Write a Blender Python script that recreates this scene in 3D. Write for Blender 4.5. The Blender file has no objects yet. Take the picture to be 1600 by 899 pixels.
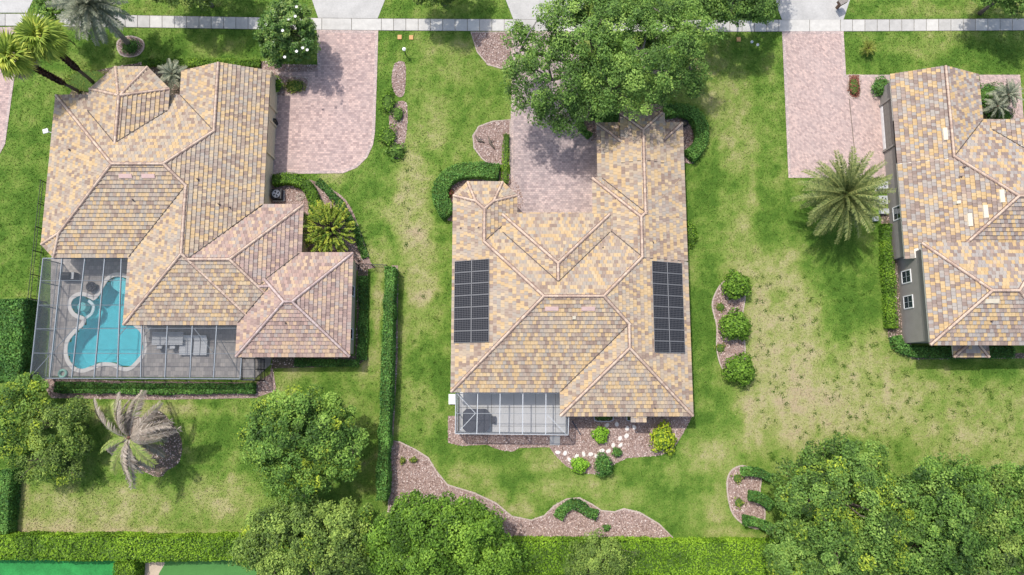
import bpy, math, random
import numpy as np
from mathutils import Vector, Matrix
random.seed(7); RNG = np.random.default_rng(11)
S = bpy.context.scene
COL = S.collection

# ------------------------------------------------------------------ camera
CAM_H, TILT, FPX = 67.0, math.radians(8.0), 1600*24/36
cd = bpy.data.cameras.new('camera'); cd.lens = 24; cd.sensor_width = 36; cd.clip_start = 0.5; cd.clip_end = 3000
cam = bpy.data.objects.new('camera', cd); COL.objects.link(cam)
cam.location = (0, 0, CAM_H); cam.rotation_euler = (TILT, 0, 0)
S.camera = cam
# ------------------------------------------------------------------ sky and sun
SUN_TO = Vector((-0.31, 0.40, 1.0)).normalized()
w = bpy.data.worlds.new('World'); S.world = w; w.use_nodes = True
nt = w.node_tree; nt.nodes.clear()
sky = nt.nodes.new('ShaderNodeTexSky'); sky.sky_type = 'NISHITA'; sky.sun_disc = False; sky.dust_density = 2.6; sky.ozone_density = 1.0
sky.sun_elevation = math.asin(SUN_TO.z); sky.sun_rotation = math.atan2(SUN_TO.x, SUN_TO.y)
bg = nt.nodes.new('ShaderNodeBackground'); bg.inputs[1].default_value = 0.15
wo = nt.nodes.new('ShaderNodeOutputWorld')
nt.links.new(sky.outputs[0], bg.inputs[0]); nt.links.new(bg.outputs[0], wo.inputs[0])
sl = bpy.data.lights.new('sun', 'SUN'); sl.energy = 2.35; sl.angle = math.radians(1.4); sl.color = (1.0, 0.97, 0.92)
so = bpy.data.objects.new('sun', sl); COL.objects.link(so); so.location = (0, 0, 60)
so.rotation_euler = SUN_TO.to_track_quat('Z', 'Y').to_euler()
S.view_settings.view_transform = 'Standard'; S.view_settings.look = 'None'
S.view_settings.exposure = 0.52; S.view_settings.gamma = 1.0

# ------------------------------------------------------------------ survey: photo pixel + height -> metres
def ray(px, py):
    a = (px-800)/FPX; b = (449.5-py)/FPX
    c, s = math.cos(TILT), math.sin(TILT)
    return (a, s+b*c, -c+b*s)
def W(px, py, z=0.0):
    d = ray(px, py); t = (z-CAM_H)/d[2]
    return (d[0]*t, d[1]*t)
def W3(px, py, z=0.0):
    x, y = W(px, py, z); return (x, y, z)
def X(px, py, z): return W(px, py, z)[0]
def Y(px, py, z): return W(px, py, z)[1]
def PIX(x, y, z=0.0):
    c, s = math.cos(TILT), math.sin(TILT)
    dz = z-CAM_H
    depth = y*s-dz*c; u = y*c+dz*s
    return 800+FPX*x/depth, 449.5-FPX*u/depth

# ------------------------------------------------------------------ mesh helpers
def link(o, parent=None):
    COL.objects.link(o)
    if parent is not None: o.parent = parent
    return o
def tag(o, label=None, cat=None, group=None, kind=None):
    if label: o['label'] = label
    if cat: o['category'] = cat
    if group: o['group'] = group
    if kind: o['kind'] = kind
    return o
def empty(name, loc=(0, 0, 0), rz=0.0):
    o = bpy.data.objects.new(name, None); COL.objects.link(o)
    o.location = loc; o.rotation_euler = (0, 0, rz); o.empty_display_size = 0.3
    return o
def root_for(name, label, cat, group=None, loc=(0, 0, 0), rz=0.0):
    return tag(empty(name, loc, rz), label, cat, group)
class MB:
    def __init__(s): s.v = []; s.f = []; s.t = []
    def add(s, vs, fs, tint=0.5):
        n = len(s.v); s.v += [tuple(v) for v in vs]
        for f in fs: s.f.append(tuple(i+n for i in f)); s.t.append(tint)
        return s
    def box(s, x0, x1, y0, y1, z0, z1, tint=0.5):
        return s.add([(x0,y0,z0),(x1,y0,z0),(x1,y1,z0),(x0,y1,z0),(x0,y0,z1),(x1,y0,z1),(x1,y1,z1),(x0,y1,z1)],
              [(0,3,2,1),(4,5,6,7),(0,1,5,4),(1,2,6,5),(2,3,7,6),(3,0,4,7)], tint)
    def cbox(s, c, sx, sy, sz, rz=0.0, tint=0.5):
        ca, sa = math.cos(rz), math.sin(rz); vs = []
        for z in (0, sz):
            for x, y in ((-1,-1),(1,-1),(1,1),(-1,1)):
                a, b = x*sx/2, y*sy/2
                vs.append((c[0]+a*ca-b*sa, c[1]+a*sa+b*ca, c[2]+z))
        return s.add(vs, [(0,3,2,1),(4,5,6,7),(0,1,5,4),(1,2,6,5),(2,3,7,6),(3,0,4,7)], tint)
    def bar(s, p, q, wd, ht, tint=0.5):
        p, q = Vector(p), Vector(q); d = (q-p)
        if d.length < 1e-6: return s
        d.normalize(); up = Vector((0,0,1))
        if abs(d.z) > 0.95: up = Vector((0,1,0))
        a = d.cross(up).normalized(); b = a.cross(d).normalized(); vs = []
        for o in (p, q):
            for i, j in ((-1,-1),(1,-1),(1,1),(-1,1)): vs.append(o+a*(i*wd/2)+b*(j*ht/2))
        return s.add(vs, [(0,3,2,1),(4,5,6,7),(0,1,5,4),(1,2,6,5),(2,3,7,6),(3,0,4,7)], tint)
    def tube(s, pts, rads, n=7, tint=0.5, cap=True):
        pts = [Vector(p) for p in pts]; vs = []; m = len(pts)
        for i, p in enumerate(pts):
            d = (pts[min(i+1, m-1)]-pts[max(i-1, 0)]).normalized()
            ref = Vector((1,0,0)) if abs(d.x) < 0.8 else Vector((0,1,0))
            a = d.cross(ref).normalized(); b = d.cross(a)
            for k in range(n):
                t = 2*math.pi*k/n; vs.append(p+(a*math.cos(t)+b*math.sin(t))*rads[i])
        fs = [(i*n+k, i*n+(k+1) % n, (i+1)*n+(k+1) % n, (i+1)*n+k) for i in range(m-1) for k in range(n)]
        if cap: fs += [tuple(range(n))[::-1], tuple(range((m-1)*n, m*n))]
        return s.add(vs, fs, tint)
    def lathe(s, c, prof, n=20, tint=0.5, sx=1, sy=1):
        vs = []; m = len(prof)
        for r, z in prof:
            for k in range(n):
                t = 2*math.pi*k/n; vs.append((c[0]+sx*r*math.cos(t), c[1]+sy*r*math.sin(t), c[2]+z))
        fs = [(i*n+k, i*n+(k+1) % n, (i+1)*n+(k+1) % n, (i+1)*n+k) for i in range(m-1) for k in range(n)]
        fs += [tuple(range(n))[::-1], tuple(range((m-1)*n, m*n))]
        return s.add(vs, fs, tint)
    def prism(s, poly, z0, z1, tint=0.5):
        if area(poly) < 0: poly = poly[::-1]
        n = len(poly)
        vs = [(x, y, z0) for x, y in poly]+[(x, y, z1) for x, y in poly]
        fs = [tuple(range(n))[::-1], tuple(range(n, 2*n))]+[(i, (i+1) % n, n+(i+1) % n, n+i) for i in range(n)]
        return s.add(vs, fs, tint)
    def sheet(s, poly, z, tint=0.5):
        if area(poly) < 0: poly = poly[::-1]
        return s.add([(x, y, z) for x, y in poly], [tuple(range(len(poly)))], tint)
    def ring(s, outer, inner, z0, z1, tint=0.5):
        n = len(outer); vs = [(x,y,z0) for x,y in outer]+[(x,y,z1) for x,y in outer]+[(x,y,z1) for x,y in inner]+[(x,y,z0) for x,y in inner]
        fs = []
        for i in range(n):
            j = (i+1) % n
            fs += [(i,j,n+j,n+i),(n+i,n+j,2*n+j,2*n+i),(2*n+i,2*n+j,3*n+j,3*n+i)]
        return s.add(vs, fs, tint)
    def build(s, name, mat, parent=None, smooth=False, origin=None):
        me = bpy.data.meshes.new(name)
        vs = s.v
        if origin is not None: vs = [(a-origin[0], b-origin[1], c-origin[2]) for a, b, c in vs]
        me.from_pydata(vs, [], s.f); me.materials.append(mat)
        at = me.attributes.new('tint', 'FLOAT', 'FACE'); at.data.foreach_set('value', np.array(s.t, dtype=np.float32))
        if smooth: me.polygons.foreach_set('use_smooth', [True]*len(me.polygons))
        o = bpy.data.objects.new(name, me); link(o, parent)
        if origin is not None: o.location = origin
        return o
def area(p): return 0.5*sum(p[i][0]*p[(i+1) % len(p)][1]-p[(i+1) % len(p)][0]*p[i][1] for i in range(len(p)))
def smooth_path(pts, sub=5, closed=True):
    n = len(pts); out = []
    rng = range(n) if closed else range(n-1)
    for i in rng:
        g = (lambda k: pts[k % n]) if closed else (lambda k: pts[min(max(k, 0), n-1)])
        p0, p1, p2, p3 = g(i-1), g(i), g(i+1), g(i+2)
        for k in range(sub):
            t = k/sub
            out.append(tuple(0.5*(2*p1[c]+(p2[c]-p0[c])*t+(2*p0[c]-5*p1[c]+4*p2[c]-p3[c])*t*t+(3*p1[c]-p0[c]-3*p2[c]+p3[c])*t**3) for c in range(2)))
    if not closed: out.append(tuple(pts[-1]))
    return out
def inside(poly, x, y):
    c = np.zeros(x.shape, bool); n = len(poly)
    for i in range(n):
        x1, y1 = poly[i]; x2, y2 = poly[(i+1) % n]
        if y1 == y2: continue
        m = ((y1 > y) != (y2 > y)) & (x < (x2-x1)*(y-y1)/(y2-y1)+x1)
        c ^= m
    return c
def clip(poly, a, b, c):                      # keep a*x+b*y+c >= 0
    out = []; n = len(poly)
    for i in range(n):
        p, q = poly[i], poly[(i+1) % n]
        dp = a*p[0]+b*p[1]+c; dq = a*q[0]+b*q[1]+c
        if dp >= 0: out.append(p)
        if (dp > 0 and dq < 0) or (dp < 0 and dq > 0):
            t = dp/(dp-dq); out.append((p[0]+(q[0]-p[0])*t, p[1]+(q[1]-p[1])*t))
    return out
def vnoise(x, y, seed=0):
    xi = np.floor(x).astype(np.int64); yi = np.floor(y).astype(np.int64); fx = x-xi; fy = y-yi
    def h(a, b):
        n = (a*374761393+b*668265263+seed*982451653) & 0x7fffffff
        n = ((n ^ (n >> 13))*1274126177) & 0x7fffffff
        return ((n ^ (n >> 16)) & 0xffff)/65535.0
    fx = fx*fx*(3-2*fx); fy = fy*fy*(3-2*fy)
    return (h(xi, yi)*(1-fx)+h(xi+1, yi)*fx)*(1-fy)+(h(xi, yi+1)*(1-fx)+h(xi+1, yi+1)*fx)*fy
def fbm(x, y, sc, o=4, seed=0):
    r = 0; a = 0.5; t = 0
    for k in range(o):
        r = r+a*vnoise(x*sc, y*sc, seed+k); t += a; a *= 0.5; sc *= 2.1
    return r/t
def quads_mesh(name, P, mat, parent=None, tint=None, dry=None):
    """P: (N,4,3) corner array -> one mesh of N quads"""
    n = len(P); me = bpy.data.meshes.new(name)
    me.vertices.add(n*4); me.vertices.foreach_set('co', P.astype(np.float32).ravel())
    me.loops.add(n*4); me.loops.foreach_set('vertex_index', np.arange(n*4, dtype=np.int32))
    me.polygons.add(n); me.polygons.foreach_set('loop_start', np.arange(0, n*4, 4, dtype=np.int32))
    me.polygons.foreach_set('loop_total', np.full(n, 4, dtype=np.int32))
    me.materials.append(mat); me.update()
    if tint is not None:
        at = me.attributes.new('tint', 'FLOAT', 'FACE'); at.data.foreach_set('value', np.asarray(tint, dtype=np.float32))
    if dry is not None:
        at = me.attributes.new('dry', 'FLOAT', 'FACE'); at.data.foreach_set('value', np.asarray(dry, dtype=np.float32))
    return link(bpy.data.objects.new(name, me), parent)

# ------------------------------------------------------------------ materials
def mat_new(name):
    m = bpy.data.materials.new(name); m.use_nodes = True
    n = m.node_tree; b = n.nodes['Principled BSDF']; o = n.nodes['Material Output']
    return m, n, b, o
def N(n, t, **kw):
    x = n.nodes.new(t)
    for k, v in kw.items(): setattr(x, k, v)
    return x
def ramp(n, stops, interp='LINEAR'):
    r = N(n, 'ShaderNodeValToRGB'); cr = r.color_ramp; cr.interpolation = interp
    while len(cr.elements) < len(stops): cr.elements.new(0.5)
    for e, (p, c) in zip(cr.elements, stops): e.position = p; e.color = (*c, 1)
    return r
def noise(n, scale, detail=4, rough=0.6, vec=None):
    t = N(n, 'ShaderNodeTexNoise'); t.inputs['Scale'].default_value = scale
    t.inputs['Detail'].default_value = detail; t.inputs['Roughness'].default_value = rough
    if vec is not None: n.links.new(vec, t.inputs['Vector'])
    return t
def mixrgb(n, a, b, f, mode='MIX'):
    m = N(n, 'ShaderNodeMix', data_type='RGBA', blend_type=mode)
    for sock, v in ((m.inputs[6], a), (m.inputs[7], b), (m.inputs[0], f)):
        if hasattr(v, 'links'): n.links.new(v, sock)
        elif isinstance(v, (tuple, list)): sock.default_value = (*v, 1)
        else: sock.default_value = v
    return m.outputs[2]
def math_(n, op, a, b=0.0):
    m = N(n, 'ShaderNodeMath', operation=op)
    for s_, v in ((m.inputs[0], a), (m.inputs[1], b)):
        if hasattr(v, 'links'): n.links.new(v, s_)
        else: s_.default_value = v
    return m.outputs[0]
def bump(n, h, strength, dist, b):
    x = N(n, 'ShaderNodeBump'); x.inputs['Strength'].default_value = strength; x.inputs['Distance'].default_value = dist
    n.links.new(h, x.inputs['Height']); n.links.new(x.outputs[0], b.inputs['Normal'])
def pos(n): return N(n, 'ShaderNodeNewGeometry').outputs['Position']
def attr(n, name): return N(n, 'ShaderNodeAttribute', attribute_name=name).outputs['Fac']
def plain(name, col, rough=0.7, metal=0.0, var=0.12, scale=3.0, spec=0.3, bmp=0.0):
    m, n, b, o = mat_new(name)
    p = pos(n); t = noise(n, scale, 5, 0.6, p); t2 = noise(n, scale*9, 3, 0.6, p)
    f = math_(n, 'ADD', math_(n, 'MULTIPLY', t.outputs[0], 0.6), math_(n, 'MULTIPLY', t2.outputs[0], 0.4))
    r = ramp(n, [(0.3, tuple(c*(1-var) for c in col)), (0.7, tuple(min(1, c*(1+var)) for c in col))])
    n.links.new(f, r.inputs[0]); n.links.new(r.outputs[0], b.inputs['Base Color'])
    b.inputs['Roughness'].default_value = rough; b.inputs['Metallic'].default_value = metal
    b.inputs['Specular IOR Level'].default_value = spec
    if bmp: bump(n, t2.outputs[0], 0.6, bmp, b)
    return m
def tinted(name, stops, rough=0.8, interp='LINEAR', var=0.2, scale=6.0, translucent=0.0, spec=0.25, big=None, bmp=0.0):
    m, n, b, o = mat_new(name); p = pos(n)
    r = ramp(n, stops, interp); n.links.new(attr(n, 'tint'), r.inputs[0])
    t = noise(n, scale, 4, 0.65, p)
    g = ramp(n, [(0.25, (1-var,)*3), (0.75, (1+var*0.6,)*3)]); n.links.new(t.outputs[0], g.inputs[0])
    c = mixrgb(n, r.outputs[0], g.outputs[0], 1.0, 'MULTIPLY')
    if big:
        t3 = noise(n, big[0], 5, 0.65, p); g3 = ramp(n, [(big[1], (0, 0, 0)), (big[2], (1, 1, 1))]); n.links.new(t3.outputs[0], g3.inputs[0])
        c = mixrgb(n, c, big[3], math_(n, 'MULTIPLY', g3.outputs[0], big[4]))
    n.links.new(c, b.inputs['Base Color']); b.inputs['Roughness'].default_value = rough
    b.inputs['Specular IOR Level'].default_value = spec
    if bmp: bump(n, t.outputs[0], 0.7, bmp, b)
    if translucent:
        tr = N(n, 'ShaderNodeBsdfTranslucent'); n.links.new(c, tr.inputs[0])
        mx = N(n, 'ShaderNodeMixShader'); mx.inputs[0].default_value = translucent
        n.links.new(b.outputs[0], mx.inputs[1]); n.links.new(tr.outputs[0], mx.inputs[2]); n.links.new(mx.outputs[0], o.inputs[0])
    return m
M = {}
# lawn: colour follows how dry the turf is, with fine mottling
def lawn_mat():
    m, n, b, o = mat_new('lawn'); p = pos(n)
    a = attr(n, 'dry')
    t1 = noise(n, 1.3, 6, 0.7, p); t2 = noise(n, 7.0, 5, 0.75, p); t3 = noise(n, 30.0, 3, 0.7, p)
    f = math_(n, 'ADD', a, math_(n, 'MULTIPLY', math_(n, 'SUBTRACT', t1.outputs[0], 0.5), 0.6))
    f = math_(n, 'ADD', f, math_(n, 'MULTIPLY', math_(n, 'SUBTRACT', t2.outputs[0], 0.5), 0.9))
    f = math_(n, 'ADD', f, math_(n, 'MULTIPLY', math_(n, 'SUBTRACT', t3.outputs[0], 0.5), 0.7))
    r = ramp(n, [(0.0, (0.078, 0.165, 0.020)), (0.2, (0.138, 0.242, 0.034)), (0.42, (0.220, 0.302, 0.060)), (0.62, (0.315, 0.343, 0.105)), (0.80, (0.415, 0.395, 0.175)), (1.0, (0.46, 0.37, 0.225))])
    n.links.new(f, r.inputs[0])
    g = ramp(n, [(0.3, (0.72,)*3), (0.7, (1.15,)*3)]); n.links.new(t3.outputs[0], g.inputs[0])
    n.links.new(mixrgb(n, r.outputs[0], g.outputs[0], 1.0, 'MULTIPLY'), b.inputs['Base Color'])
    b.inputs['Roughness'].default_value = 0.9; b.inputs['Specular IOR Level'].default_value = 0.15
    bump(n, math_(n, 'ADD', t2.outputs[0], t3.outputs[0]), 0.9, 0.06, b)
    return m
M['lawn'] = lawn_mat()
def paver_mat(name, c1, c2, mort, bw, bh, rot=0.0, stain=(0.2, 0.17, 0.16), stain_f=0.5, msize=0.012):
    m, n, b, o = mat_new(name); p = pos(n)
    mp = N(n, 'ShaderNodeMapping'); mp.inputs['Rotation'].default_value = (0, 0, rot); n.links.new(p, mp.inputs[0])
    br = N(n, 'ShaderNodeTexBrick'); n.links.new(mp.outputs[0], br.inputs['Vector'])
    br.inputs['Scale'].default_value = 1.0; br.inputs['Brick Width'].default_value = bw; br.inputs['Row Height'].default_value = bh
    br.inputs['Mortar Size'].default_value = msize; br.inputs['Color1'].default_value = (*c1, 1); br.inputs['Color2'].default_value = (*c2, 1); br.inputs['Mortar'].default_value = (*mort, 1)
    # pieces vary one from another: cell noise on the same grid
    wn = N(n, 'ShaderNodeTexWhiteNoise'); sn = N(n, 'ShaderNodeVectorMath', operation='SNAP'); n.links.new(mp.outputs[0], sn.inputs[0]); sn.inputs[1].default_value = (bw, bh, 50)
    n.links.new(sn.outputs[0], wn.inputs[0])
    g = ramp(n, [(0.0, (0.72, 0.70, 0.72)), (0.5, (1, 1, 1)), (1.0, (1.28, 1.25, 1.2))]); n.links.new(wn.outputs[0], g.inputs[0])
    c = mixrgb(n, br.outputs[0], g.outputs[0], 0.8, 'MULTIPLY')
    t = noise(n, 0.35, 6, 0.65, p); t2 = noise(n, 2.2, 5, 0.7, p)
    f = math_(n, 'ADD', math_(n, 'MULTIPLY', t.outputs[0], 0.6), math_(n, 'MULTIPLY', t2.outputs[0], 0.4))
    g2 = ramp(n, [(0.42, (0, 0, 0)), (0.68, (1, 1, 1))]); n.links.new(f, g2.inputs[0])
    c = mixrgb(n, c, stain, math_(n, 'MULTIPLY', g2.outputs[0], stain_f))
    n.links.new(c, b.inputs['Base Color']); b.inputs['Roughness'].default_value = 0.85; b.inputs['Specular IOR Level'].default_value = 0.2
    bump(n, br.outputs['Fac'], -0.6, 0.012, b)
    return m
M['pave_l'] = paver_mat('driveway_pavers_rose', (0.56, 0.405, 0.35), (0.41, 0.30, 0.27), (0.30, 0.24, 0.22), 0.30, 0.20, 0, (0.36, 0.29, 0.28), 0.4)
M['pave_c'] = paver_mat('driveway_pavers_grey', (0.55, 0.425, 0.39), (0.40, 0.32, 0.305), (0.26, 0.22, 0.20), 0.30, 0.20, 0, (0.22, 0.185, 0.185), 0.65)
M['pave_r'] = paver_mat('driveway_pavers_pink', (0.53, 0.385, 0.335), (0.43, 0.315, 0.28), (0.35, 0.29, 0.265), 0.24, 0.16, 0.78, (0.40, 0.33, 0.31), 0.45)
M['pave_deck'] = paver_mat('pool_deck_pavers', (0.46, 0.42, 0.38), (0.37, 0.34, 0.31), (0.25, 0.23, 0.21), 0.40, 0.40, 0, (0.34, 0.31, 0.29), 0.4)
M['concrete'] = plain('concrete', (0.45, 0.435, 0.405), 0.85, var=0.18, scale=0.7)
M['patio'] = plain('patio_concrete', (0.82, 0.80, 0.77), 0.85, var=0.10, scale=0.9)
M['slab'] = tinted('sidewalk_concrete', [(0, (0.38, 0.365, 0.335)), (0.5, (0.49, 0.47, 0.43)), (1, (0.58, 0.555, 0.50))], 0.85, var=0.16, scale=1.6)
M['asphalt'] = plain('asphalt', (0.05, 0.05, 0.052), 0.9, var=0.2, scale=1.0)
M['soil'] = plain('mulch_soil', (0.30, 0.215, 0.185), 0.95, var=0.35, scale=4.0, bmp=0.03)
M['chips'] = tinted('bark_chips', [(0, (0.14, 0.08, 0.06)), (0.3, (0.31, 0.205, 0.165)), (0.6, (0.47, 0.335, 0.28)), (0.85, (0.60, 0.465, 0.405)), (1, (0.72, 0.62, 0.56))], 0.9, var=0.15)
M['soil_dark'] = plain('dark_bed_soil', (0.12, 0.10, 0.07), 0.95, var=0.3, scale=4.0, bmp=0.03)  # darker brown soil for beds, joints and pots
M['border'] = paver_mat('driveway_border', (0.55, 0.43, 0.38), (0.46, 0.36, 0.33), (0.28, 0.23, 0.21), 0.2, 0.2, 0.3, (0.33, 0.28, 0.26), 0.4)
M['edging'] = plain('edging_stone', (0.44, 0.36, 0.30), 0.85, var=0.2, scale=5)
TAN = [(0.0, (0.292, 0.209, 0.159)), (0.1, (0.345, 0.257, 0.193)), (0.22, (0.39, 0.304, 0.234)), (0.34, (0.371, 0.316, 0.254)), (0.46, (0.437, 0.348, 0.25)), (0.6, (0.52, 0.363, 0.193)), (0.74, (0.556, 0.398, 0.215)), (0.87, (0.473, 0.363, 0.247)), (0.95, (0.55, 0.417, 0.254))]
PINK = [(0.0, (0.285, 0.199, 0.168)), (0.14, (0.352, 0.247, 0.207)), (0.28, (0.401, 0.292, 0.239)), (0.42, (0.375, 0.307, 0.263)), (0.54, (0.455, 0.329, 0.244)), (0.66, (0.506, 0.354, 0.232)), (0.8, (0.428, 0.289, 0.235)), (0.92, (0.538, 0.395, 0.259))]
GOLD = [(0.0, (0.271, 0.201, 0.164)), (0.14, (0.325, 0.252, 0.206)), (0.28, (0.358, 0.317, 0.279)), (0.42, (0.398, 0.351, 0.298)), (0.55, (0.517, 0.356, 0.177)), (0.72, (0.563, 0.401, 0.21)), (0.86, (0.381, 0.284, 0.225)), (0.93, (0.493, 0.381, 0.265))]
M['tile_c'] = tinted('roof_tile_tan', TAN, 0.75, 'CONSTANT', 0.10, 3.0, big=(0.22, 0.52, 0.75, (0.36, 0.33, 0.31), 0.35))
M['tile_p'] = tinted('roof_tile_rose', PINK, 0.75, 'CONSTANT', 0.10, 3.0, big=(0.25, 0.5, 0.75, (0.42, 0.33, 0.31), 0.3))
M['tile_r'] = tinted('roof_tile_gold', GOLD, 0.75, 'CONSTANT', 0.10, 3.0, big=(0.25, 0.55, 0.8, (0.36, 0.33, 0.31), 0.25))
M['cap'] = tinted('ridge_cap_clay', [(0, (0.42, 0.295, 0.225)), (0.5, (0.56, 0.415, 0.31)), (1, (0.64, 0.49, 0.37))], 0.75, var=0.15, scale=4)
M['cap_p'] = tinted('ridge_cap_rose', [(0, (0.40, 0.295, 0.265)), (0.5, (0.50, 0.38, 0.34)), (1, (0.58, 0.46, 0.41))], 0.75, var=0.15, scale=4)
M['mortar'] = plain('ridge_mortar', (0.20, 0.135, 0.115), 0.9, var=0.2)
M['valley'] = plain('valley_metal', (0.085, 0.07, 0.06), 0.7)
M['deck'] = plain('roof_underlay', (0.13, 0.10, 0.09), 0.9)
M['fascia_d'] = plain('fascia_taupe', (0.30, 0.26, 0.22), 0.6)
M['fascia_w'] = plain('fascia_cream', (0.74, 0.69, 0.60), 0.55)
M['wall_cream'] = plain('stucco_cream', (0.66, 0.55, 0.38), 0.9, var=0.08, scale=1.2, bmp=0.004)
M['wall_tan'] = plain('stucco_tan', (0.58, 0.50, 0.38), 0.9, var=0.08, scale=1.2, bmp=0.004)
M['wall_grey'] = plain('stucco_taupe', (0.30, 0.275, 0.245), 0.9, var=0.10, scale=1.2, bmp=0.004)
M['taupe_dark'] = plain('stucco_dark_taupe', (0.235, 0.215, 0.19), 0.9, var=0.08)
M['white'] = plain('white_paint', (0.80, 0.79, 0.76), 0.5, var=0.05)
M['glass'] = plain('window_glass', (0.03, 0.045, 0.05), 0.06, var=0.2, scale=0.6, spec=0.8)
M['alu'] = plain('cage_aluminium', (0.22, 0.245, 0.27), 0.45, metal=0.3, var=0.08)
M['alu_l'] = plain('cage_light_frame', (0.46, 0.48, 0.49), 0.45, metal=0.2, var=0.08)
M['black'] = plain('black_metal', (0.025, 0.025, 0.027), 0.5)
M['dgrey'] = plain('dark_grey_vinyl', (0.085, 0.085, 0.105), 0.7)
M['lgrey'] = plain('light_grey_metal', (0.50, 0.51, 0.52), 0.5, metal=0.2)
M['stone'] = plain('pale_stone', (0.68, 0.63, 0.58), 0.85, var=0.12, scale=5)
M['coping'] = plain('pool_coping', (0.82, 0.77, 0.70), 0.8, var=0.12, scale=3)
M['pool'] = plain('pool_plaster', (0.40, 0.76, 0.79), 0.7, var=0.10, scale=1.5)
M['pool_pale'] = plain('pool_shelf_plaster', (0.66, 0.82, 0.82), 0.7, var=0.10, scale=1.5)
M['vent'] = plain('vent_clay', (0.60, 0.42, 0.37), 0.7)
M['vent_w'] = plain('vent_cream', (0.66, 0.58, 0.43), 0.6)
M['lead'] = plain('pipe_lead', (0.16, 0.12, 0.11), 0.7)
M['clayp'] = plain('orange_lid', (0.58, 0.33, 0.14), 0.8)
M['brownbox'] = plain('brown_mailbox', (0.16, 0.095, 0.06), 0.6)
M['bark'] = plain('bark', (0.15, 0.12, 0.095), 0.95, var=0.3, scale=6, bmp=0.03)
M['bark_pale'] = plain('bark_grey', (0.27, 0.24, 0.21), 0.95, var=0.25, scale=6, bmp=0.03)
M['boots'] = tinted('palm_boots', [(0, (0.07, 0.035, 0.025)), (0.6, (0.17, 0.09, 0.065)), (1, (0.28, 0.18, 0.13))], 0.95, var=0.3)
M['turf'] = plain('synthetic_turf', (0.03, 0.24, 0.055), 0.9, var=0.45, scale=0.8, bmp=0.02)
M['green_pt'] = plain('putting_green', (0.075, 0.21, 0.05), 0.9, var=0.15, scale=0.8)
M['sand'] = plain('sand', (0.52, 0.42, 0.31), 0.95, var=0.15)
M['ringgreen'] = plain('swim_ring_green', (0.30, 0.60, 0.46), 0.4)
M['soil_red'] = plain('red_leaf_bed', (0.22, 0.09, 0.06), 0.9, var=0.3, scale=6)
def screen_mat():
    m, n, b, o = mat_new('insect_screen'); n.nodes.remove(b)
    d = N(n, 'ShaderNodeBsdfDiffuse'); d.inputs[0].default_value = (0.10, 0.11, 0.12, 1)
    t = N(n, 'ShaderNodeBsdfTransparent'); mx = N(n, 'ShaderNodeMixShader'); mx.inputs[0].default_value = 0.36
    n.links.new(t.outputs[0], mx.inputs[1]); n.links.new(d.outputs[0], mx.inputs[2]); n.links.new(mx.outputs[0], o.inputs[0])
    return m
M['screen'] = screen_mat()
def water_mat():
    m, n, b, o = mat_new('pool_water'); n.nodes.remove(b)
    t = N(n, 'ShaderNodeBsdfTransparent'); t.inputs[0].default_value = (0.50, 0.90, 0.95, 1)
    g = N(n, 'ShaderNodeBsdfGlossy'); g.inputs['Roughness'].default_value = 0.06
    fr = N(n, 'ShaderNodeFresnel'); fr.inputs[0].default_value = 1.33
    p = pos(n); ns = noise(n, 2.5, 3, 0.5, p); bp = N(n, 'ShaderNodeBump'); bp.inputs['Strength'].default_value = 0.25; bp.inputs['Distance'].default_value = 0.03
    n.links.new(ns.outputs[0], bp.inputs['Height']); n.links.new(bp.outputs[0], g.inputs['Normal']); n.links.new(bp.outputs[0], fr.inputs['Normal'])
    mx = N(n, 'ShaderNodeMixShader'); n.links.new(fr.outputs[0], mx.inputs[0]); n.links.new(t.outputs[0], mx.inputs[1]); n.links.new(g.outputs[0], mx.inputs[2]); n.links.new(mx.outputs[0], o.inputs[0])
    return m
M['water'] = water_mat()
M['pvframe'] = plain('solar_frame', (0.19, 0.19, 0.19), 0.5, var=0.05)
M['backsheet'] = plain('solar_backsheet', (0.15, 0.15, 0.152), 0.4, var=0.05)
def solar_mat():
    m, n, b, o = mat_new('solar_cell'); b.inputs['Base Color'].default_value = (0.016, 0.017, 0.022, 1)
    b.inputs['Roughness'].default_value = 0.35; b.inputs['Specular IOR Level'].default_value = 0.06
    return m
M['cell'] = solar_mat()
def leafmat(name, d, mid, l, tr=0.28, rough=0.6, var=0.18):
    return tinted(name, [(0, d), (0.5, mid), (1, l)], rough, var=var, scale=0.9, translucent=tr, spec=0.3)
M['lf_oak'] = leafmat('leaf_oak', (0.050, 0.099, 0.022), (0.163, 0.304, 0.054), (0.378, 0.550, 0.111))
M['lf_grey'] = leafmat('leaf_olive', (0.059, 0.099, 0.023), (0.196, 0.305, 0.054), (0.457, 0.594, 0.120))
M['lf_yel'] = leafmat('leaf_yellow_green', (0.033, 0.074, 0.012), (0.136, 0.253, 0.035), (0.552, 0.653, 0.057))
M['lf_lime'] = leafmat('leaf_fresh_green', (0.042, 0.097, 0.010), (0.149, 0.291, 0.027), (0.330, 0.532, 0.061))
M['lf_pine'] = leafmat('leaf_deep_green', (0.041, 0.095, 0.017), (0.151, 0.294, 0.046), (0.372, 0.555, 0.096))
M['lf_mag'] = leafmat('leaf_magnolia', (0.046, 0.116, 0.022), (0.139, 0.255, 0.041), (0.340, 0.446, 0.112), 0.12, 0.4)
M['lf_hedge'] = leafmat('leaf_hedge', (0.023, 0.075, 0.015), (0.087, 0.220, 0.039), (0.232, 0.455, 0.085), 0.2)
M['lf_hedge_l'] = leafmat('leaf_hedge_bright', (0.035, 0.090, 0.007), (0.128, 0.260, 0.018), (0.313, 0.480, 0.040), 0.2)
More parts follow.
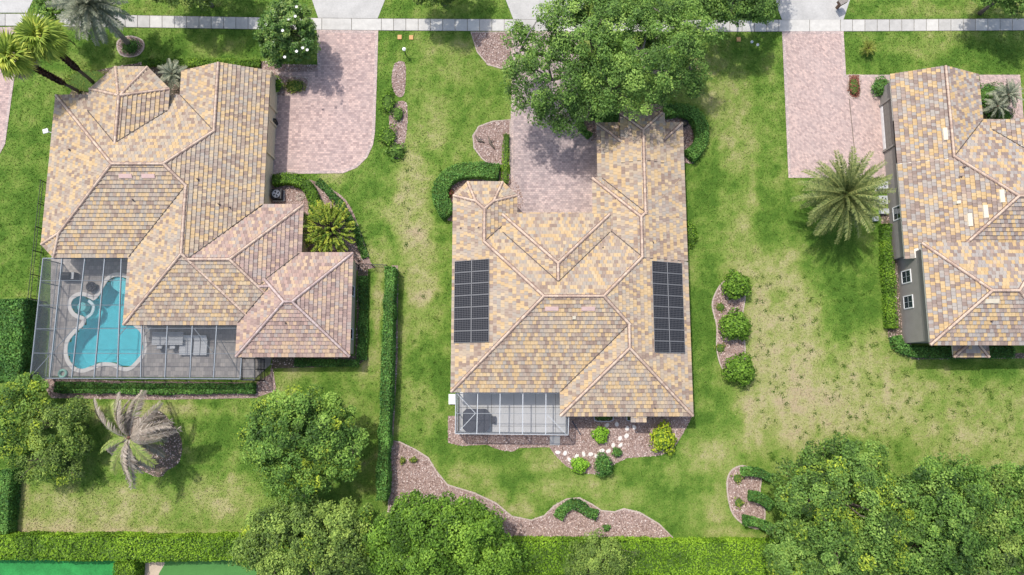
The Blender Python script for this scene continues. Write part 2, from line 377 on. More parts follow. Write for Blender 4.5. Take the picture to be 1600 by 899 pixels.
M['lf_hedge_y'] = leafmat('leaf_hedge_yellow', (0.046, 0.107, 0.005), (0.169, 0.318, 0.015), (0.363, 0.563, 0.038), 0.2)
M['lf_gold'] = leafmat('leaf_croton_gold', (0.124, 0.225, 0.017), (0.373, 0.498, 0.028), (0.714, 0.741, 0.048), 0.25)
M['lf_red'] = leafmat('leaf_copper', (0.120, 0.036, 0.024), (0.264, 0.090, 0.054), (0.384, 0.180, 0.108), 0.15)
M['lf_olive'] = leafmat('leaf_groundcover', (0.108, 0.144, 0.024), (0.228, 0.270, 0.042), (0.360, 0.384, 0.072), 0.15)
M['lf_fan'] = leafmat('leaf_fan_palm', (0.116, 0.186, 0.027), (0.272, 0.373, 0.047), (0.642, 0.670, 0.108), 0.2)
M['lf_date'] = leafmat('leaf_date_palm', (0.085, 0.128, 0.042), (0.190, 0.238, 0.070), (0.403, 0.418, 0.140), 0.15)
M['lf_sylv'] = leafmat('leaf_silver_date', (0.112, 0.150, 0.094), (0.263, 0.294, 0.194), (0.500, 0.481, 0.338), 0.15)
M['lf_dead'] = leafmat('leaf_bleached_frond', (0.198, 0.150, 0.112), (0.361, 0.299, 0.232), (0.523, 0.458, 0.369), 0.1)
M['lf_queen'] = leafmat('leaf_queen_palm', (0.104, 0.169, 0.033), (0.234, 0.312, 0.065), (0.442, 0.468, 0.156), 0.2)
M['lf_ball'] = leafmat('leaf_lime_ball', (0.131, 0.285, 0.018), (0.275, 0.540, 0.036), (0.435, 0.690, 0.072), 0.2)
M['lf_plume'] = leafmat('leaf_plume', (0.081, 0.162, 0.013), (0.257, 0.365, 0.033), (0.567, 0.594, 0.066), 0.25)
M['core'] = plain('twig_core', (0.065, 0.12, 0.02), 0.95, var=0.4, scale=8)
M['petal'] = plain('white_petal', (0.80, 0.78, 0.72), 0.6)
# ------------------------------------------------------------------ the ground
def P(pts, z=0.0): return [W(x, y, z) for x, y in pts]
COVER = []                                   # outlines where no turf grows
DRY = [(1238,470,50,100,.34),(1215,570,75,120,.50),(1300,600,150,75,.42),(1450,640,170,60,.40),(1250,655,100,60,.42),(1560,700,120,45,.35),(1225,420,45,40,.35),(1360,560,60,60,.2),
 (1105,115,45,50,.36),(1150,180,45,75,.38),(1165,300,18,120,.34),(1140,235,20,30,.3),(1180,430,22,60,.4),(1185,520,16,80,.4),
 (690,110,60,50,.26),(675,205,32,40,.34),(648,320,30,70,.5),(655,410,32,80,.55),(640,260,16,60,.25),(612,330,18,14,.5),(606,312,30,12,.3),(588,400,18,30,.5),(610,390,10,40,.45),(645,270,30,40,.2),(670,460,30,60,.25),(645,520,25,30,.3),
 (660,640,50,50,.24),(635,600,20,60,.25),(592,480,9,70,.62),(580,570,25,30,.35),(560,635,40,30,.3),(440,590,60,25,.35),(430,275+6,40,10,.1),(515,280,25,10,.5),
 (100,800,150,45,.40),(260,790,140,45,.32),(90,826,110,16,.55),(200,832,200,9,.65),(350,770,50,30,.3),(300,690,16,30,.3),(30,780,30,60,.3),(215,830,60,10,.4),
 (735,745,50,25,.38),(790,785,40,20,.42),(850,720,40,22,.36),(890,760,60,18,.3),(970,772,50,25,.45),(1105,715,45,35,.45),(1085,800,40,30,.2),(1130,790,28,50,.4),(1140,840,60,12,.55),(815,800,30,14,.5),(1060,740,30,20,.2),
 (1450,75,45,18,.34),(1370,70,30,15,.1),(1430,20,60,12,.25),(1480,55,60,6,.25),(1000,150,60,25,.2),(660,20,40,10,.2),(330,75,50,14,.3),(245,140,10,10,.1),(130,115,60,25,.1),
 (705,70,40,18,.2),(180,640,120,18,.5),(60,600,20,14,.6),(300,640,80,12,.35),(1480,560,50,30,.2),(1215,265,14,40,.1)]
GREEN = [(1105,520,28,120,.22),(1120,300,50,60,.10),(40,300,60,150,.16),(600,190,25,150,.18),(370,670,60,40,.14),(300,700,40,30,.12),(720,150,50,40,.05),(700,560,20,140,.18),(660,530,15,60,.1),(720,690,60,25,.25),(760,730,60,30,.12),(980,730,60,30,.14),(1010,770,60,25,.1),(800,760,40,20,.15),
 (1290,430,50,70,.26),(1320,490,60,60,.22),(1400,90,80,25,.1),(1540,100,80,30,.2),(1500,580,100,25,.22),(1270,150,20,60,.0),(1400,600,50,30,.1),(200,70,80,30,.12),(330,40,60,30,.1),(580,310,40,40,.12),(620,370,25,60,.1),(1200,330,20,120,.14),(1270,350,30,60,.2),(1130,190,20,40,.0),(1180,130,12,60,.14)]
def dryness(x, y):
    c, s = math.cos(TILT), math.sin(TILT)
    depth = y*s+CAM_H*c; u = y*c-CAM_H*s
    px = 800+FPX*x/depth; py = 449.5-FPX*u/depth
    wob = (fbm(x, y, 0.35, 3, 50)-0.5)*40
    d = np.full(x.shape, 0.24)
    for sgn, L in ((1, DRY), (-1, GREEN)):
        for cx, cy, rx, ry, a in L:
            q = np.sqrt(((px+wob-cx)/rx)**2+((py-wob*0.6-cy)/ry)**2)
            d = d+sgn*a*0.8*np.clip((1.22-q)*1.5, 0, 1)
    d = d+(fbm(x, y, 0.18, 4, 3)-0.5)*0.34+(fbm(x, y, 0.9, 4, 9)-0.5)*0.5
    d = 0.25+np.where(d > 0.25, 0.62*np.tanh((d-0.25)/0.62), 0.35*np.tanh((d-0.25)/0.35))+(fbm(x, y, 1.6, 4, 31)-0.5)*0.5+(fbm(x, y, 0.6, 3, 41)-0.5)*0.4
    # faint mowing stripes
    d = d+0.035*np.sin(x*2*math.pi/1.5)*np.clip((fbm(x, y, 0.05, 2, 21)-0.35)*3, 0, 1)
    return np.clip(d, 0.0, 1.0)
gx = np.concatenate([[-900, -300, -120, -75], np.arange(-60, 60.01, 0.33), [75, 120, 300, 900]])
gy = np.concatenate([[-900, -300, -100, -50], np.arange(-27, 48.01, 0.33), [60, 100, 300, 900]])
GX, GY = np.meshgrid(gx, gy); nxg, nyg = len(gx), len(gy)
me = bpy.data.meshes.new('ground')
POOLBOX = None
def build_ground(holes):
    vs = np.stack([GX.ravel(), GY.ravel(), np.zeros(GX.size)], 1)
    i = np.arange(nyg-1)[:, None]*nxg+np.arange(nxg-1)[None, :]
    cx = 0.25*(GX[:-1, :-1]+GX[1:, :-1]+GX[:-1, 1:]+GX[1:, 1:]); cy = 0.25*(GY[:-1, :-1]+GY[1:, :-1]+GY[:-1, 1:]+GY[1:, 1:])
    keep = np.ones(cx.shape, bool)
    for h in holes: keep &= ~inside(h, cx, cy)
    i = i[keep]
    f = np.stack([i, i+1, i+1+nxg, i+nxg], -1).reshape(-1, 4)
    n = len(f)
    me.vertices.add(len(vs)); me.vertices.foreach_set('co', vs.astype(np.float32).ravel())
    me.loops.add(n*4); me.loops.foreach_set('vertex_index', f.astype(np.int32).ravel())
    me.polygons.add(n); me.polygons.foreach_set('loop_start', np.arange(0, n*4, 4, dtype=np.int32)); me.polygons.foreach_set('loop_total', np.full(n, 4, dtype=np.int32))
    me.materials.append(M['lawn']); me.update()
    at = me.attributes.new('dry', 'FLOAT', 'POINT'); at.data.foreach_set('value', dryness(GX.ravel(), GY.ravel()).astype(np.float32))
    return tag(link(bpy.data.objects.new('ground', me)), kind='structure')

# pool outline first: the ground is open under it
pool_px = [(180,432),(192,433),(205,440),(208,470),(205,500),(208,508),(220,520),(224,540),(222,552),(212,565),(203,573),(192,574),(178,568),(160,567),(142,573),(128,577),(115,572),(106,556),(107,535),(120,518),(131,508),(133,497),(118,490),(111,478),(114,468),(126,462),(140,466),(147,469),(156,460),(163,447),(170,437)]
pool_poly = smooth_path(P(pool_px, 0.1), 4)
build_ground([pool_poly])

def strip(name, pts, z, mat, kind='structure', z0=None):
    m = MB(); poly = P(pts, z); COVER.append(poly)
    if z0 is None: m.sheet(poly, z)
    else: m.prism(poly, z0, z)
    o = tag(m.build(name, mat), kind=kind)
    if name == 'driveway':
        pp_ = poly if area(poly) > 0 else poly[::-1]; ins = []
        n_ = len(pp_)
        for i in range(n_):
            p0, p1, p2 = pp_[i-1], pp_[i], pp_[(i+1) % n_]
            d1 = Vector((p1[0]-p0[0], p1[1]-p0[1])).normalized(); d2 = Vector((p2[0]-p1[0], p2[1]-p1[1])).normalized()
            n1, n2 = Vector((-d1.y, d1.x)), Vector((-d2.y, d2.x)); bs = (n1+n2).normalized(); k_ = 0.3/max(0.3, bs.dot(n1)); ins.append((p1[0]+bs.x*k_, p1[1]+bs.y*k_))
        MB().ring(pp_, ins, 0.0, z+0.005).build('border', M['border'], o)
    return o
# street north of the frame, kerb, aprons and drives
ys = Y(800, -60, 0)
MB_r = MB().box(-200, 200, ys, ys+9, -0.02, 0.006); tag(MB_r.build('road', M['asphalt']), kind='structure')
tag(MB().box(-200, 200, ys-0.45, ys, -0.02, 0.13).build('kerb', M['concrete']), kind='structure')
COVER.append([(-200, ys-0.45), (200, ys-0.45), (200, ys+9), (-200, ys+9)])
ya = -52
for nm, pts in (('driveway_apron', [(497,28),(590,29),(622,ya),(470,ya)]), ('driveway_apron', [(802,30),(905,31),(930,ya),(770,ya)]), ('driveway_apron', [(1222,31),(1318,31),(1345,ya),(1190,ya)]), ('driveway_apron', [(-60,20),(42,20),(75,ya),(-90,ya)])):
    strip(nm, pts, 0.035, M['concrete'], z0=-0.02)
pl = strip('driveway', [(495,47),(591,48),(589,120),(586,205),(583,226),(574,246),(558,262),(536,271),(424,272),(424,106),(496,104)], 0.03, M['pave_l'], z0=-0.02)
pc = strip('driveway', [(800,48),(800,110),(798,188),(797,255),(800,335),(935,335),(935,216),(918,206),(908,190),(904,150),(905,49)], 0.03, M['pave_c'], z0=-0.02)
pr = strip('driveway', [(1222,49),(1318,49),(1322,117),(1400,117),(1400,278),(1232,278)], 0.03, M['pave_r'], z0=-0.02)
strip('garden_path', [(1530,117),(1594,117),(1600,190),(1545,200)], 0.03, M['pave_r'], z0=-0.02)
strip('driveway', [(-90,45),(28,42),(24,110),(8,225),(0,240),(-90,260)], 0.03, M['pave_l'], z0=-0.02)
# pavement of separate cast slabs
def sidewalk():
    base = MB()
    top = [(-60,21.5),(60,22),(200,24),(400,27.5),(600,29.5),(900,31),(1150,31.5),(1400,30.5),(1660,29)]
    bot = [(-60,40),(60,40.5),(200,42.5),(400,45.5),(600,47.5),(900,49),(1150,49.5),(1400,48.5),(1660,47)]
    def at(L, x):
        for (a, b), (c, d) in zip(L, L[1:]):
            if a <= x <= c: return b+(d-b)*(x-a)/(c-a)
    xs = [-60]
    wide = [(497,590),(802,905),(1222,1318),(-60,42)]
    while xs[-1] < 1640:
        x = xs[-1]; st = 19.2
        for a, b in wide:
            if a-8 <= x < b-5: st = (b-a)/2 if a > 0 else 34
        xs.append(x+st)
    poly = P([(x, at(top, x)-0.6) for x in xs]+[(x, at(bot, x)+0.6) for x in xs[::-1]], 0.02); COVER.append(poly)
    root = tag(MB().sheet(poly, 0.012).build('sidewalk', M['soil_dark']), kind='structure')
    for a, b in zip(xs, xs[1:]):
        g = 0.35
        q = P([(a+g, at(top, a)), (b-g, at(top, b)), (b-g, at(bot, b)), (a+g, at(bot, a))], 0.05)
        c = (sum(p[0] for p in q)/4, sum(p[1] for p in q)/4)
        zz = 0.05+random.uniform(-0.006, 0.006)
        m = MB(); q2 = [(c[0]+(x-c[0])*0.985, c[1]+(y-c[1])*0.99) for x, y in q]
        n4 = 4; vs = [(x, y, -0.02) for x, y in q]+[(x, y, zz-0.012) for x, y in q]+[(x, y, zz) for x, y in q2]
        m.add(vs, [(0,1,5,4)[::-1],(1,2,6,5)[::-1],(2,3,7,6)[::-1],(3,0,4,7)[::-1],(4,5,9,8)[::-1],(5,6,10,9)[::-1],(6,7,11,10)[::-1],(7,4,8,11)[::-1],(8,9,10,11)[::-1]], random.uniform(0.2, 1.0))
        m.build('slab', M['slab'], root)
sidewalk()

# ------------------------------------------------------------------ mulch beds: soil sheet, loose chips, edging
def bed(pts, edge=True, dens=95, mat='soil', closed_smooth=True, chips=True, zc=0.0):
    poly = smooth_path(P(pts, 0.01), 4) if closed_smooth else P(pts, 0.01)
    if area(poly) < 0: poly = poly[::-1]
    COVER.append(poly)
    o = tag(MB().sheet(poly, 0.008+zc).build('mulch_bed', M[mat]), kind='structure')
    xs = np.array([p[0] for p in poly]); yy = np.array([p[1] for p in poly]); A = abs(area(poly))
    bb = (xs.max()-xs.min())*(yy.max()-yy.min())
    if chips:
        n = int(bb*dens); x = RNG.uniform(xs.min(), xs.max(), n); y = RNG.uniform(yy.min(), yy.max(), n)
        k = inside(poly, x, y); x, y = x[k], y[k]; n = len(x)
        L = RNG.uniform(0.06, 0.17, n); Wd = L*RNG.uniform(0.3, 0.6, n); th = RNG.uniform(0, 6.28, n)
        a = np.stack([np.cos(th), np.sin(th), RNG.uniform(-0.35, 0.35, n)], 1); b_ = np.stack([-np.sin(th), np.cos(th), RNG.uniform(-0.5, 0.5, n)], 1)
        c = np.stack([x, y, RNG.uniform(0.03, 0.06, n)+zc], 1)
        a = a*L[:, None]/2; b_ = b_*Wd[:, None]/2
        quads_mesh('bark_chips', np.stack([c-a-b_, c+a-b_*0.7, c+a*0.9+b_, c-a+b_], 1), M['chips'], o, RNG.uniform(0, 1, n))['kind'] = 'stuff'
    if edge:
        n = len(poly); cx = xs.mean(); m = MB(); inn = []
        for i in range(n):
            p0, p1 = poly[i-1], poly[(i+1) % n]; tx, ty = p1[0]-p0[0], p1[1]-p0[1]; l = math.hypot(tx, ty) or 1
            inn.append((poly[i][0]-ty/l*0.13, poly[i][1]+tx/l*0.13))
        m.ring(poly, inn, -0.01, 0.055).build('edging', M['edging'], o)
    return o
BED = {}
BED['top'] = bed([(735,50),(800,50),(800,104),(783,108),(762,102),(745,82)], True, closed_smooth=False)
BED['front_left'] = bed([(798,187),(770,189),(748,197),(738,212),(740,232),(752,248),(762,256),(797,258)], True, closed_smooth=False)
BED['in_hedge'] = bed([(695,275),(755,268),(800,275),(812,330),(700,345)], False)
BED['front_right'] = bed([(905,170),(935,165),(1060,165),(1095,185),(1100,215),(1085,245),(1070,255),(930,222),(913,205)], False)
BED['back'] = bed([(700,650),(700,692),(722,697),(760,695),(780,703),(800,706),(812,700),(858,699),(868,712),(885,729),(908,739),(935,742),(960,725),(980,716),(1030,712),(1050,705),(1066,680),(1082,650)], False, closed_smooth=False)
BED['bottom'] = bed([(610,688),(625,690),(650,702),(670,715),(682,735),(700,757),(740,769),(775,785),(800,806),(830,812),(850,805),(865,790),(885,779),(905,777),(925,787),(940,797),(960,799),(975,794),(1000,800),(1030,818),(1062,850),(1000,860),(800,860),(606,800)], True, closed_smooth=False)
BED['right_shrubs'] = bed([(1130,440),(1116,460),(1112,480),(1119,510),(1119,545),(1127,575),(1145,590),(1160,580),(1165,545),(1160,500),(1165,460),(1150,440)], True)
BED['right_low'] = bed([(1158,727),(1142,735),(1135,752),(1137,780),(1145,805),(1165,822),(1190,826),(1196,800),(1188,770),(1190,745),(1175,732)], True)
BED['left_ac'] = bed([(424,276),(460,276),(492,284),(540,312),(566,370),(578,408),(578,420),(470,420),(424,340)], False)
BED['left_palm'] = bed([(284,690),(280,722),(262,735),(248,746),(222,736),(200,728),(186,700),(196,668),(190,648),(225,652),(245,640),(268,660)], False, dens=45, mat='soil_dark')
BED['sylv'] = bed([(182,72),(186,62),(203,56),(222,62),(226,74),(218,86),(203,90),(188,86)], True)
BED['strip1'] = bed([(617,100),(632,98),(634,125),(630,150),(618,148),(612,125)], False)
BED['strip2'] = bed([(612,165),(634,160),(636,200),(626,245),(612,240),(608,190)], False)
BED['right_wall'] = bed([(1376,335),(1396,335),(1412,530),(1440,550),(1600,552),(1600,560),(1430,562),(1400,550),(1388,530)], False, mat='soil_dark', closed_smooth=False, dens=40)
BED['left_south'] = bed([(60,590),(200,596),(400,598),(422,585),(425,568),(432,610),(400,622),(240,625),(80,622)], False, closed_smooth=False, dens=60)
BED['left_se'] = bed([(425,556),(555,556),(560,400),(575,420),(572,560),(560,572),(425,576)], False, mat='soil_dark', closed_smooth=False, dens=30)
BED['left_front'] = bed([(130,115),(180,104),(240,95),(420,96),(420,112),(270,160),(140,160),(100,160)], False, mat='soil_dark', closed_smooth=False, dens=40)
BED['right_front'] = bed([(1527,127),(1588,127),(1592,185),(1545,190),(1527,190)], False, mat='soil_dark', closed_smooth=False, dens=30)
BED['hedge_strip'] = bed([(612,415),(622,415),(621,560),(614,690),(608,780),(596,780)], False, closed_smooth=False)
BED['copper'] = bed([(1325,117),(1344,117),(1345,150),(1340,155),(1330,154),(1325,148)], True, mat='soil_red', closed_smooth=False, dens=40, zc=0.03)
BED['garage'] = bed([(424,112),(445,118),(480,122),(480,140),(465,148),(445,150),(424,148)], True, dens=60, zc=0.03)
BED['magnolia'] = bed([(400,100),(496,102),(496,112),(400,113)], False, closed_smooth=False, zc=0.03)
# courts beyond the bottom hedge
strip('play_lawn', [(-60,868),(182,868),(182,960),(-60,960)], 0.02, M['turf'])
strip('putting_green', [(246,872),(420,872),(430,960),(228,960)], 0.02, M['green_pt'])
strip('sand_path', [(228,870),(246,872),(258,880),(248,897),(246,960),(222,960)], 0.024, M['sand'])

# ------------------------------------------------------------------ houses
SL = 0.42
class House:
    def __init__(s, name, label, wall, fascia, oh=0.45):
        s.root = root_for(name, label, 'house'); s.blocks = []; s.wall = wall; s.fascia = fascia; s.oh = oh
    def block(s, foot, planes, tile, cap='cap', wall=True, zwall=None):
        """foot: convex outline (m); planes: list of (point, inward direction, height at point, slope)"""
        if area(foot) < 0: foot = foot[::-1]
        pl = []
        for p, d, z0, sl in planes:
            l = math.hypot(*d); d = (d[0]/l, d[1]/l)
            A, B = sl*d[0], sl*d[1]; pl.append(dict(A=A, B=B, C=z0-A*p[0]-B*p[1], p=p, d=d, z0=z0, s=sl))
        b = dict(foot=foot, pl=pl, tile=tile, cap=cap, wall=wall, zw=zwall); s.blocks.append(b); return b
    def rect(s, w, e, so, n, z, tile, sides='WESN', cap='cap', sl=SL, wall=True, off=None):
        foot = [(w, so), (e, so), (e, n), (w, n)]; off = off or {}
        D = {'W': ((w, 0), (1, 0)), 'E': ((e, 0), (-1, 0)), 'S': ((0, so), (0, 1)), 'N': ((0, n), (0, -1))}
        pl = []
        for k in sides:
            p, d = D[k]; zz = z
            if k in off:
                c, zz = off[k]; p = (c, 0) if k in 'WE' else (0, c)
            pl.append((p, d, zz, sl))
        return s.block(foot, pl, tile, cap, wall, z)
    def z(s, x, y, skip=None):
        best = (-1, None)
        for i, b in enumerate(s.blocks):
            if i == skip or not inside_convex(b['foot'], x, y): continue
            zz = min(p['A']*x+p['B']*y+p['C'] for p in b['pl'])
            if zz > best[0]: best = (zz, i)
        return best
    def hit(s, px, py):
        z = 6.0
        for _ in range(40):
            x, y = W(px, py, z); z2 = s.z(x, y)[0]
            if z2 < 0: z2 = 3.2
            z = 0.5*z+0.5*z2
        x, y = W(px, py, z); return x, y, z
    def plane_at(s, x, y):
        zz, i = s.z(x, y); b = s.blocks[i]
        return min(b['pl'], key=lambda p: p['A']*x+p['B']*y+p['C'])
    def build(s):
        for i, b in enumerate(s.blocks):
            deck = MB(); tset = {}; caps = MB(); bedd = MB(); faces = []
            for a, p in enumerate(b['pl']):
                poly = list(b['foot'])
                for c, q in enumerate(b['pl']):
                    if c != a and len(poly) > 2:
                        poly = clip(poly, q['A']-p['A'], q['B']-p['B'], q['C']-p['C'])
                if len(poly) > 2 and abs(area(poly)) > 0.02: faces.append((a, p, poly))
            b['faces'] = faces
            for a, p, poly in faces:
                zf = lambda x, y: p['A']*x+p['B']*y+p['C']
                n = len(poly); vs = [(x, y, zf(x, y)-0.01) for x, y in poly]+[(x, y, zf(x, y)-0.24) for x, y in poly]
                deck.add(vs, [tuple(range(n)), tuple(range(n, 2*n))[::-1]]+[(k, n+k, n+(k+1) % n, (k+1) % n) for k in range(n)])
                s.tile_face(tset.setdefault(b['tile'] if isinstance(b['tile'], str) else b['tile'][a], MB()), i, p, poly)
                for k in range(n):                      # hips and ridges
                    u, v = poly[k], poly[(k+1) % n]
                    for a2, p2, _ in faces:
                        if a2 <= a: continue
                        g = lambda t: p2['A']*t[0]+p2['B']*t[1]+p2['C']
                        if abs(g(u)-zf(*u)) < 1e-4 and abs(g(v)-zf(*v)) < 1e-4:
                            s.caps(caps, bedd, i, (*u, zf(*u)), (*v, zf(*v)))
            roof = deck.build('roof', M[s.fascia], s.root)
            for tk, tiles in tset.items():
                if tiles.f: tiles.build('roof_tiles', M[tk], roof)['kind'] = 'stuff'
            if caps.f:
                caps.build('ridge_caps', M[b['cap']], roof)['kind'] = 'stuff'
                bedd.build('ridge_mortar', M['mortar'], roof)['kind'] = 'stuff'
            if b['wall']:
                ins = s.oh+0.004*i; f = b['foot']; c = f; n = len(f)
                poly = list(f)
                for k in range(n):
                    u, v = f[k], f[(k+1) % n]; tx, ty = v[0]-u[0], v[1]-u[1]; l = math.hypot(tx, ty)
                    nx, ny = -ty/l, tx/l
                    poly = clip(poly, nx, ny, -(nx*u[0]+ny*u[1])-ins)
                # walls reach the underside of the roof
                m = MB(); n = len(poly); zt = [min(q['A']*x+q['B']*y+q['C'] for q in b['pl'])-0.2 for x, y in poly]
                zt = [min(z_, (b['zw'] or z_)+0.15) for z_ in zt]
                vs = [(x, y, 0) for x, y in poly]+[(x, y, z_) for (x, y), z_ in zip(poly, zt)]
                m.add(vs, [(k, (k+1) % n, n+(k+1) % n, n+k) for k in range(n)]+[tuple(range(n, 2*n))])
                m.build('wall', M[s.wall], s.root); COVER.append(f)
        s.valleys()
    def valleys(s):
        B_ = s.blocks
        for i in range(len(B_)):
            for j in range(i+1, len(B_)):
                for _, p, fa in B_[i]['faces']:
                    for _, q, fb in B_[j]['faces']:
                        a, b, c = p['A']-q['A'], p['B']-q['B'], p['C']-q['C']; l = math.hypot(a, b)
                        if l < 0.02: continue
                        o = Vector((-a*c/l**2, -b*c/l**2)); d = Vector((-b/l, a/l)); t0, t1 = -200.0, 200.0
                        for poly in (fa, fb):
                            if area(poly) < 0: poly = poly[::-1]
                            for k in range(len(poly)):
                                u, w_ = poly[k], poly[(k+1) % len(poly)]; nx, ny = -(w_[1]-u[1]), w_[0]-u[0]
                                den = nx*d.x+ny*d.y; num = nx*(o.x-u[0])+ny*(o.y-u[1])
                                if abs(den) < 1e-9:
                                    if num < 0: t0, t1 = 1, 0
                                elif den > 0: t0 = max(t0, -num/den)
                                else: t1 = min(t1, -num/den)
                        if t1-t0 < 0.3: continue
                        n = max(1, int((t1-t0)/0.5)); run = None
                        for k in range(n+1):
                            ok = False
                            if k < n:
                                m = o+d*(t0+(t1-t0)*(k+0.5)/n); z = p['A']*m.x+p['B']*m.y+p['C']; nn_ = Vector((a/l, b/l))*0.15; ok = s.z(m.x, m.y)[0] < z+0.03 and s.z(m.x+nn_.x, m.y+nn_.y)[0]+s.z(m.x-nn_.x, m.y-nn_.y)[0] > 2*z+0.03
                            if ok and run is None: run = k
                            if not ok and run is not None:
                                e0, e1 = o+d*(t0+(t1-t0)*run/n), o+d*(t0+(t1-t0)*k/n)
                                f = lambda e: (e.x, e.y, p['A']*e.x+p['B']*e.y+p['C']+0.075)
                                MB().bar(f(e0), f(e1), 0.075, 0.09).build('valley_flashing', M['valley'], s.root); run = None
    def tile_face(s, tiles, bi, p, poly):
        d = p['d']; e = (d[1], -d[0]); ca = 1/math.sqrt(1+p['s']**2)
        ex, wd = 0.385*ca, 0.335
        nrm = (-p['A']*ca, -p['B']*ca, ca)
        da = [(q[0]-p['p'][0])*d[0]+(q[1]-p['p'][1])*d[1] for q in poly]; aa = [q[0]*e[0]+q[1]*e[1] for q in poly]
        pe = (p['p'][0]*e[0]+p['p'][1]*e[1])
        for r in range(int(math.floor((min(da)+1e-6)/ex)), int(max(da)/ex)+1):
            d0, d1 = r*ex, (r+1)*ex+0.02
            if r == 0: d0 = -0.04
            sh = 0.5*wd*(r % 2)
            rr = random.Random(r*77+int(p['p'][0]*10)*13+int(p['p'][1]*10)*31)
            for k in range(int(math.floor((min(aa)-sh)/wd)), int((max(aa)-sh)/wd)+1):
                a0 = k*wd+sh+0.007; a1 = a0+wd-0.014
                def wp(a, dd): return (p['p'][0]+d[0]*dd+e[0]*(a-pe), p['p'][1]+d[1]*dd+e[1]*(a-pe))
                q = [wp(a0, d0), wp(a1, d0), wp(a1, d1), wp(a0, d1)]
                if area(q) < 0: q = q[::-1]
                cl = q; n = len(poly)
                for j in range(n):
                    u, v = poly[j], poly[(j+1) % n]; tx, ty = v[0]-u[0], v[1]-u[1]; l = math.hypot(tx, ty)
                    if l < 1e-6: continue
                    nx, ny = -ty/l, tx/l
                    if not (min(nx*a_+ny*b_-(nx*u[0]+ny*u[1]) for a_, b_ in cl) >= -0.05):
                        cl = clip(cl, nx, ny, -(nx*u[0]+ny*u[1])+0.045)
                    if len(cl) < 3: break
                if len(cl) < 3 or abs(area(cl)) < 0.006: continue
                cx = sum(t[0] for t in cl)/len(cl); cy = sum(t[1] for t in cl)/len(cl)
                if s.hidden(bi, p, cl, (cx, cy)): continue
                m = len(cl); vs = []; base = []
                jit = rr.uniform(-0.006, 0.008)
                for x, y in cl:
                    dd = (x-p['p'][0])*d[0]+(y-p['p'][1])*d[1]; z = p['A']*x+p['B']*y+p['C']
                    t = min(max((dd-d0)/(d1-d0), 0), 1); h = 0.10*(1-t)+0.012*t+jit
                    vs.append((x+nrm[0]*h, y+nrm[1]*h, z+nrm[2]*h)); base.append((x, y, z-0.006))
                tiles.add(vs, [tuple(range(m))], random.random()); tiles.add(vs+base, [(j, m+j, m+(j+1) % m, (j+1) % m) for j in range(m)], 0.0)  # tile sides take the darkest tint, painting in the shade between courses
    def hidden(s, bi, p, cl, c):
        for j, b in enumerate(s.blocks):
            if j == bi: continue
            if not inside_convex(b['foot'], *c): continue
            zc = p['A']*c[0]+p['B']*c[1]+p['C']; zo = min(q['A']*c[0]+q['B']*c[1]+q['C'] for q in b['pl'])
            if j < bi and abs(zo-zc) < 0.008: return True
            if zo > zc+0.02:
                if all((not inside_convex(b['foot'], *t)) is False and min(q['A']*t[0]+q['B']*t[1]+q['C'] for q in b['pl']) > p['A']*t[0]+p['B']*t[1]+p['C']+0.03 for t in cl): return True
        return False
    def caps(s, caps, bedd, bi, u, v):
        if u[2] > v[2]: u, v = v, u
        u, v = Vector(u), Vector(v); L = (v-u).length
        if L < 0.15: return
        d = (v-u)/L; side = d.cross(Vector((0, 0, 1))).normalized(); up = side.cross(d).normalized()
        st = 0.40; n = max(1, int(round(L/st))); st = L/n
        for k in range(n):
            m = u+d*(k+0.5)*st; hid = False
            for j, b in enumerate(s.blocks):
                if j == bi or not inside_convex(b['foot'], m.x, m.y): continue
                zo = min(q['A']*m.x+q['B']*m.y+q['C'] for q in b['pl'])
                if zo > m.z+0.04 or (j < bi and zo > m.z-0.02): hid = True; break
            if hid: continue
            a, b_ = u+d*(k*st-0.03), u+d*((k+1)*st+0.03); vs = []
            for o, sc in ((a, 1.0), (b_, 0.84)):
                for t in range(6):
                    th = math.pi*t/5; vs.append(o+side*(0.125*sc*math.cos(th))+up*(0.05+0.12*sc*math.sin(th)))
            caps.add(vs, [(t, t+1, 7+t, 6+t) for t in range(5)]+[tuple(range(6))[::-1], tuple(range(6, 12))], random.random())
            vs = []
            for o in (a, b_):
                for w_, h_ in ((0.18, -0.09), (0.165, 0.065), (-0.165, 0.065), (-0.18, -0.09)): vs.append(o+side*w_+up*h_)
            bedd.add(vs, [(0, 1, 5, 4), (1, 2, 6, 5), (2, 3, 7, 6), (0, 3, 2, 1), (4, 5, 6, 7)])
def inside_convex(poly, x, y):
    n = len(poly)
    for i in range(n):
        u, v = poly[i], poly[(i+1) % n]
        if (v[0]-u[0])*(y-u[1])-(v[1]-u[1])*(x-u[0]) < -1e-4: return False
    return True
def octo_end(w, e, so, n, ch_w, ch_n):        # outline with the two north corners cut off
    return [(w, so), (e, so), (e, n-ch_n), (e-ch_w, n), (w+ch_w, n), (w, n-ch_n)]

ZE = 3.15
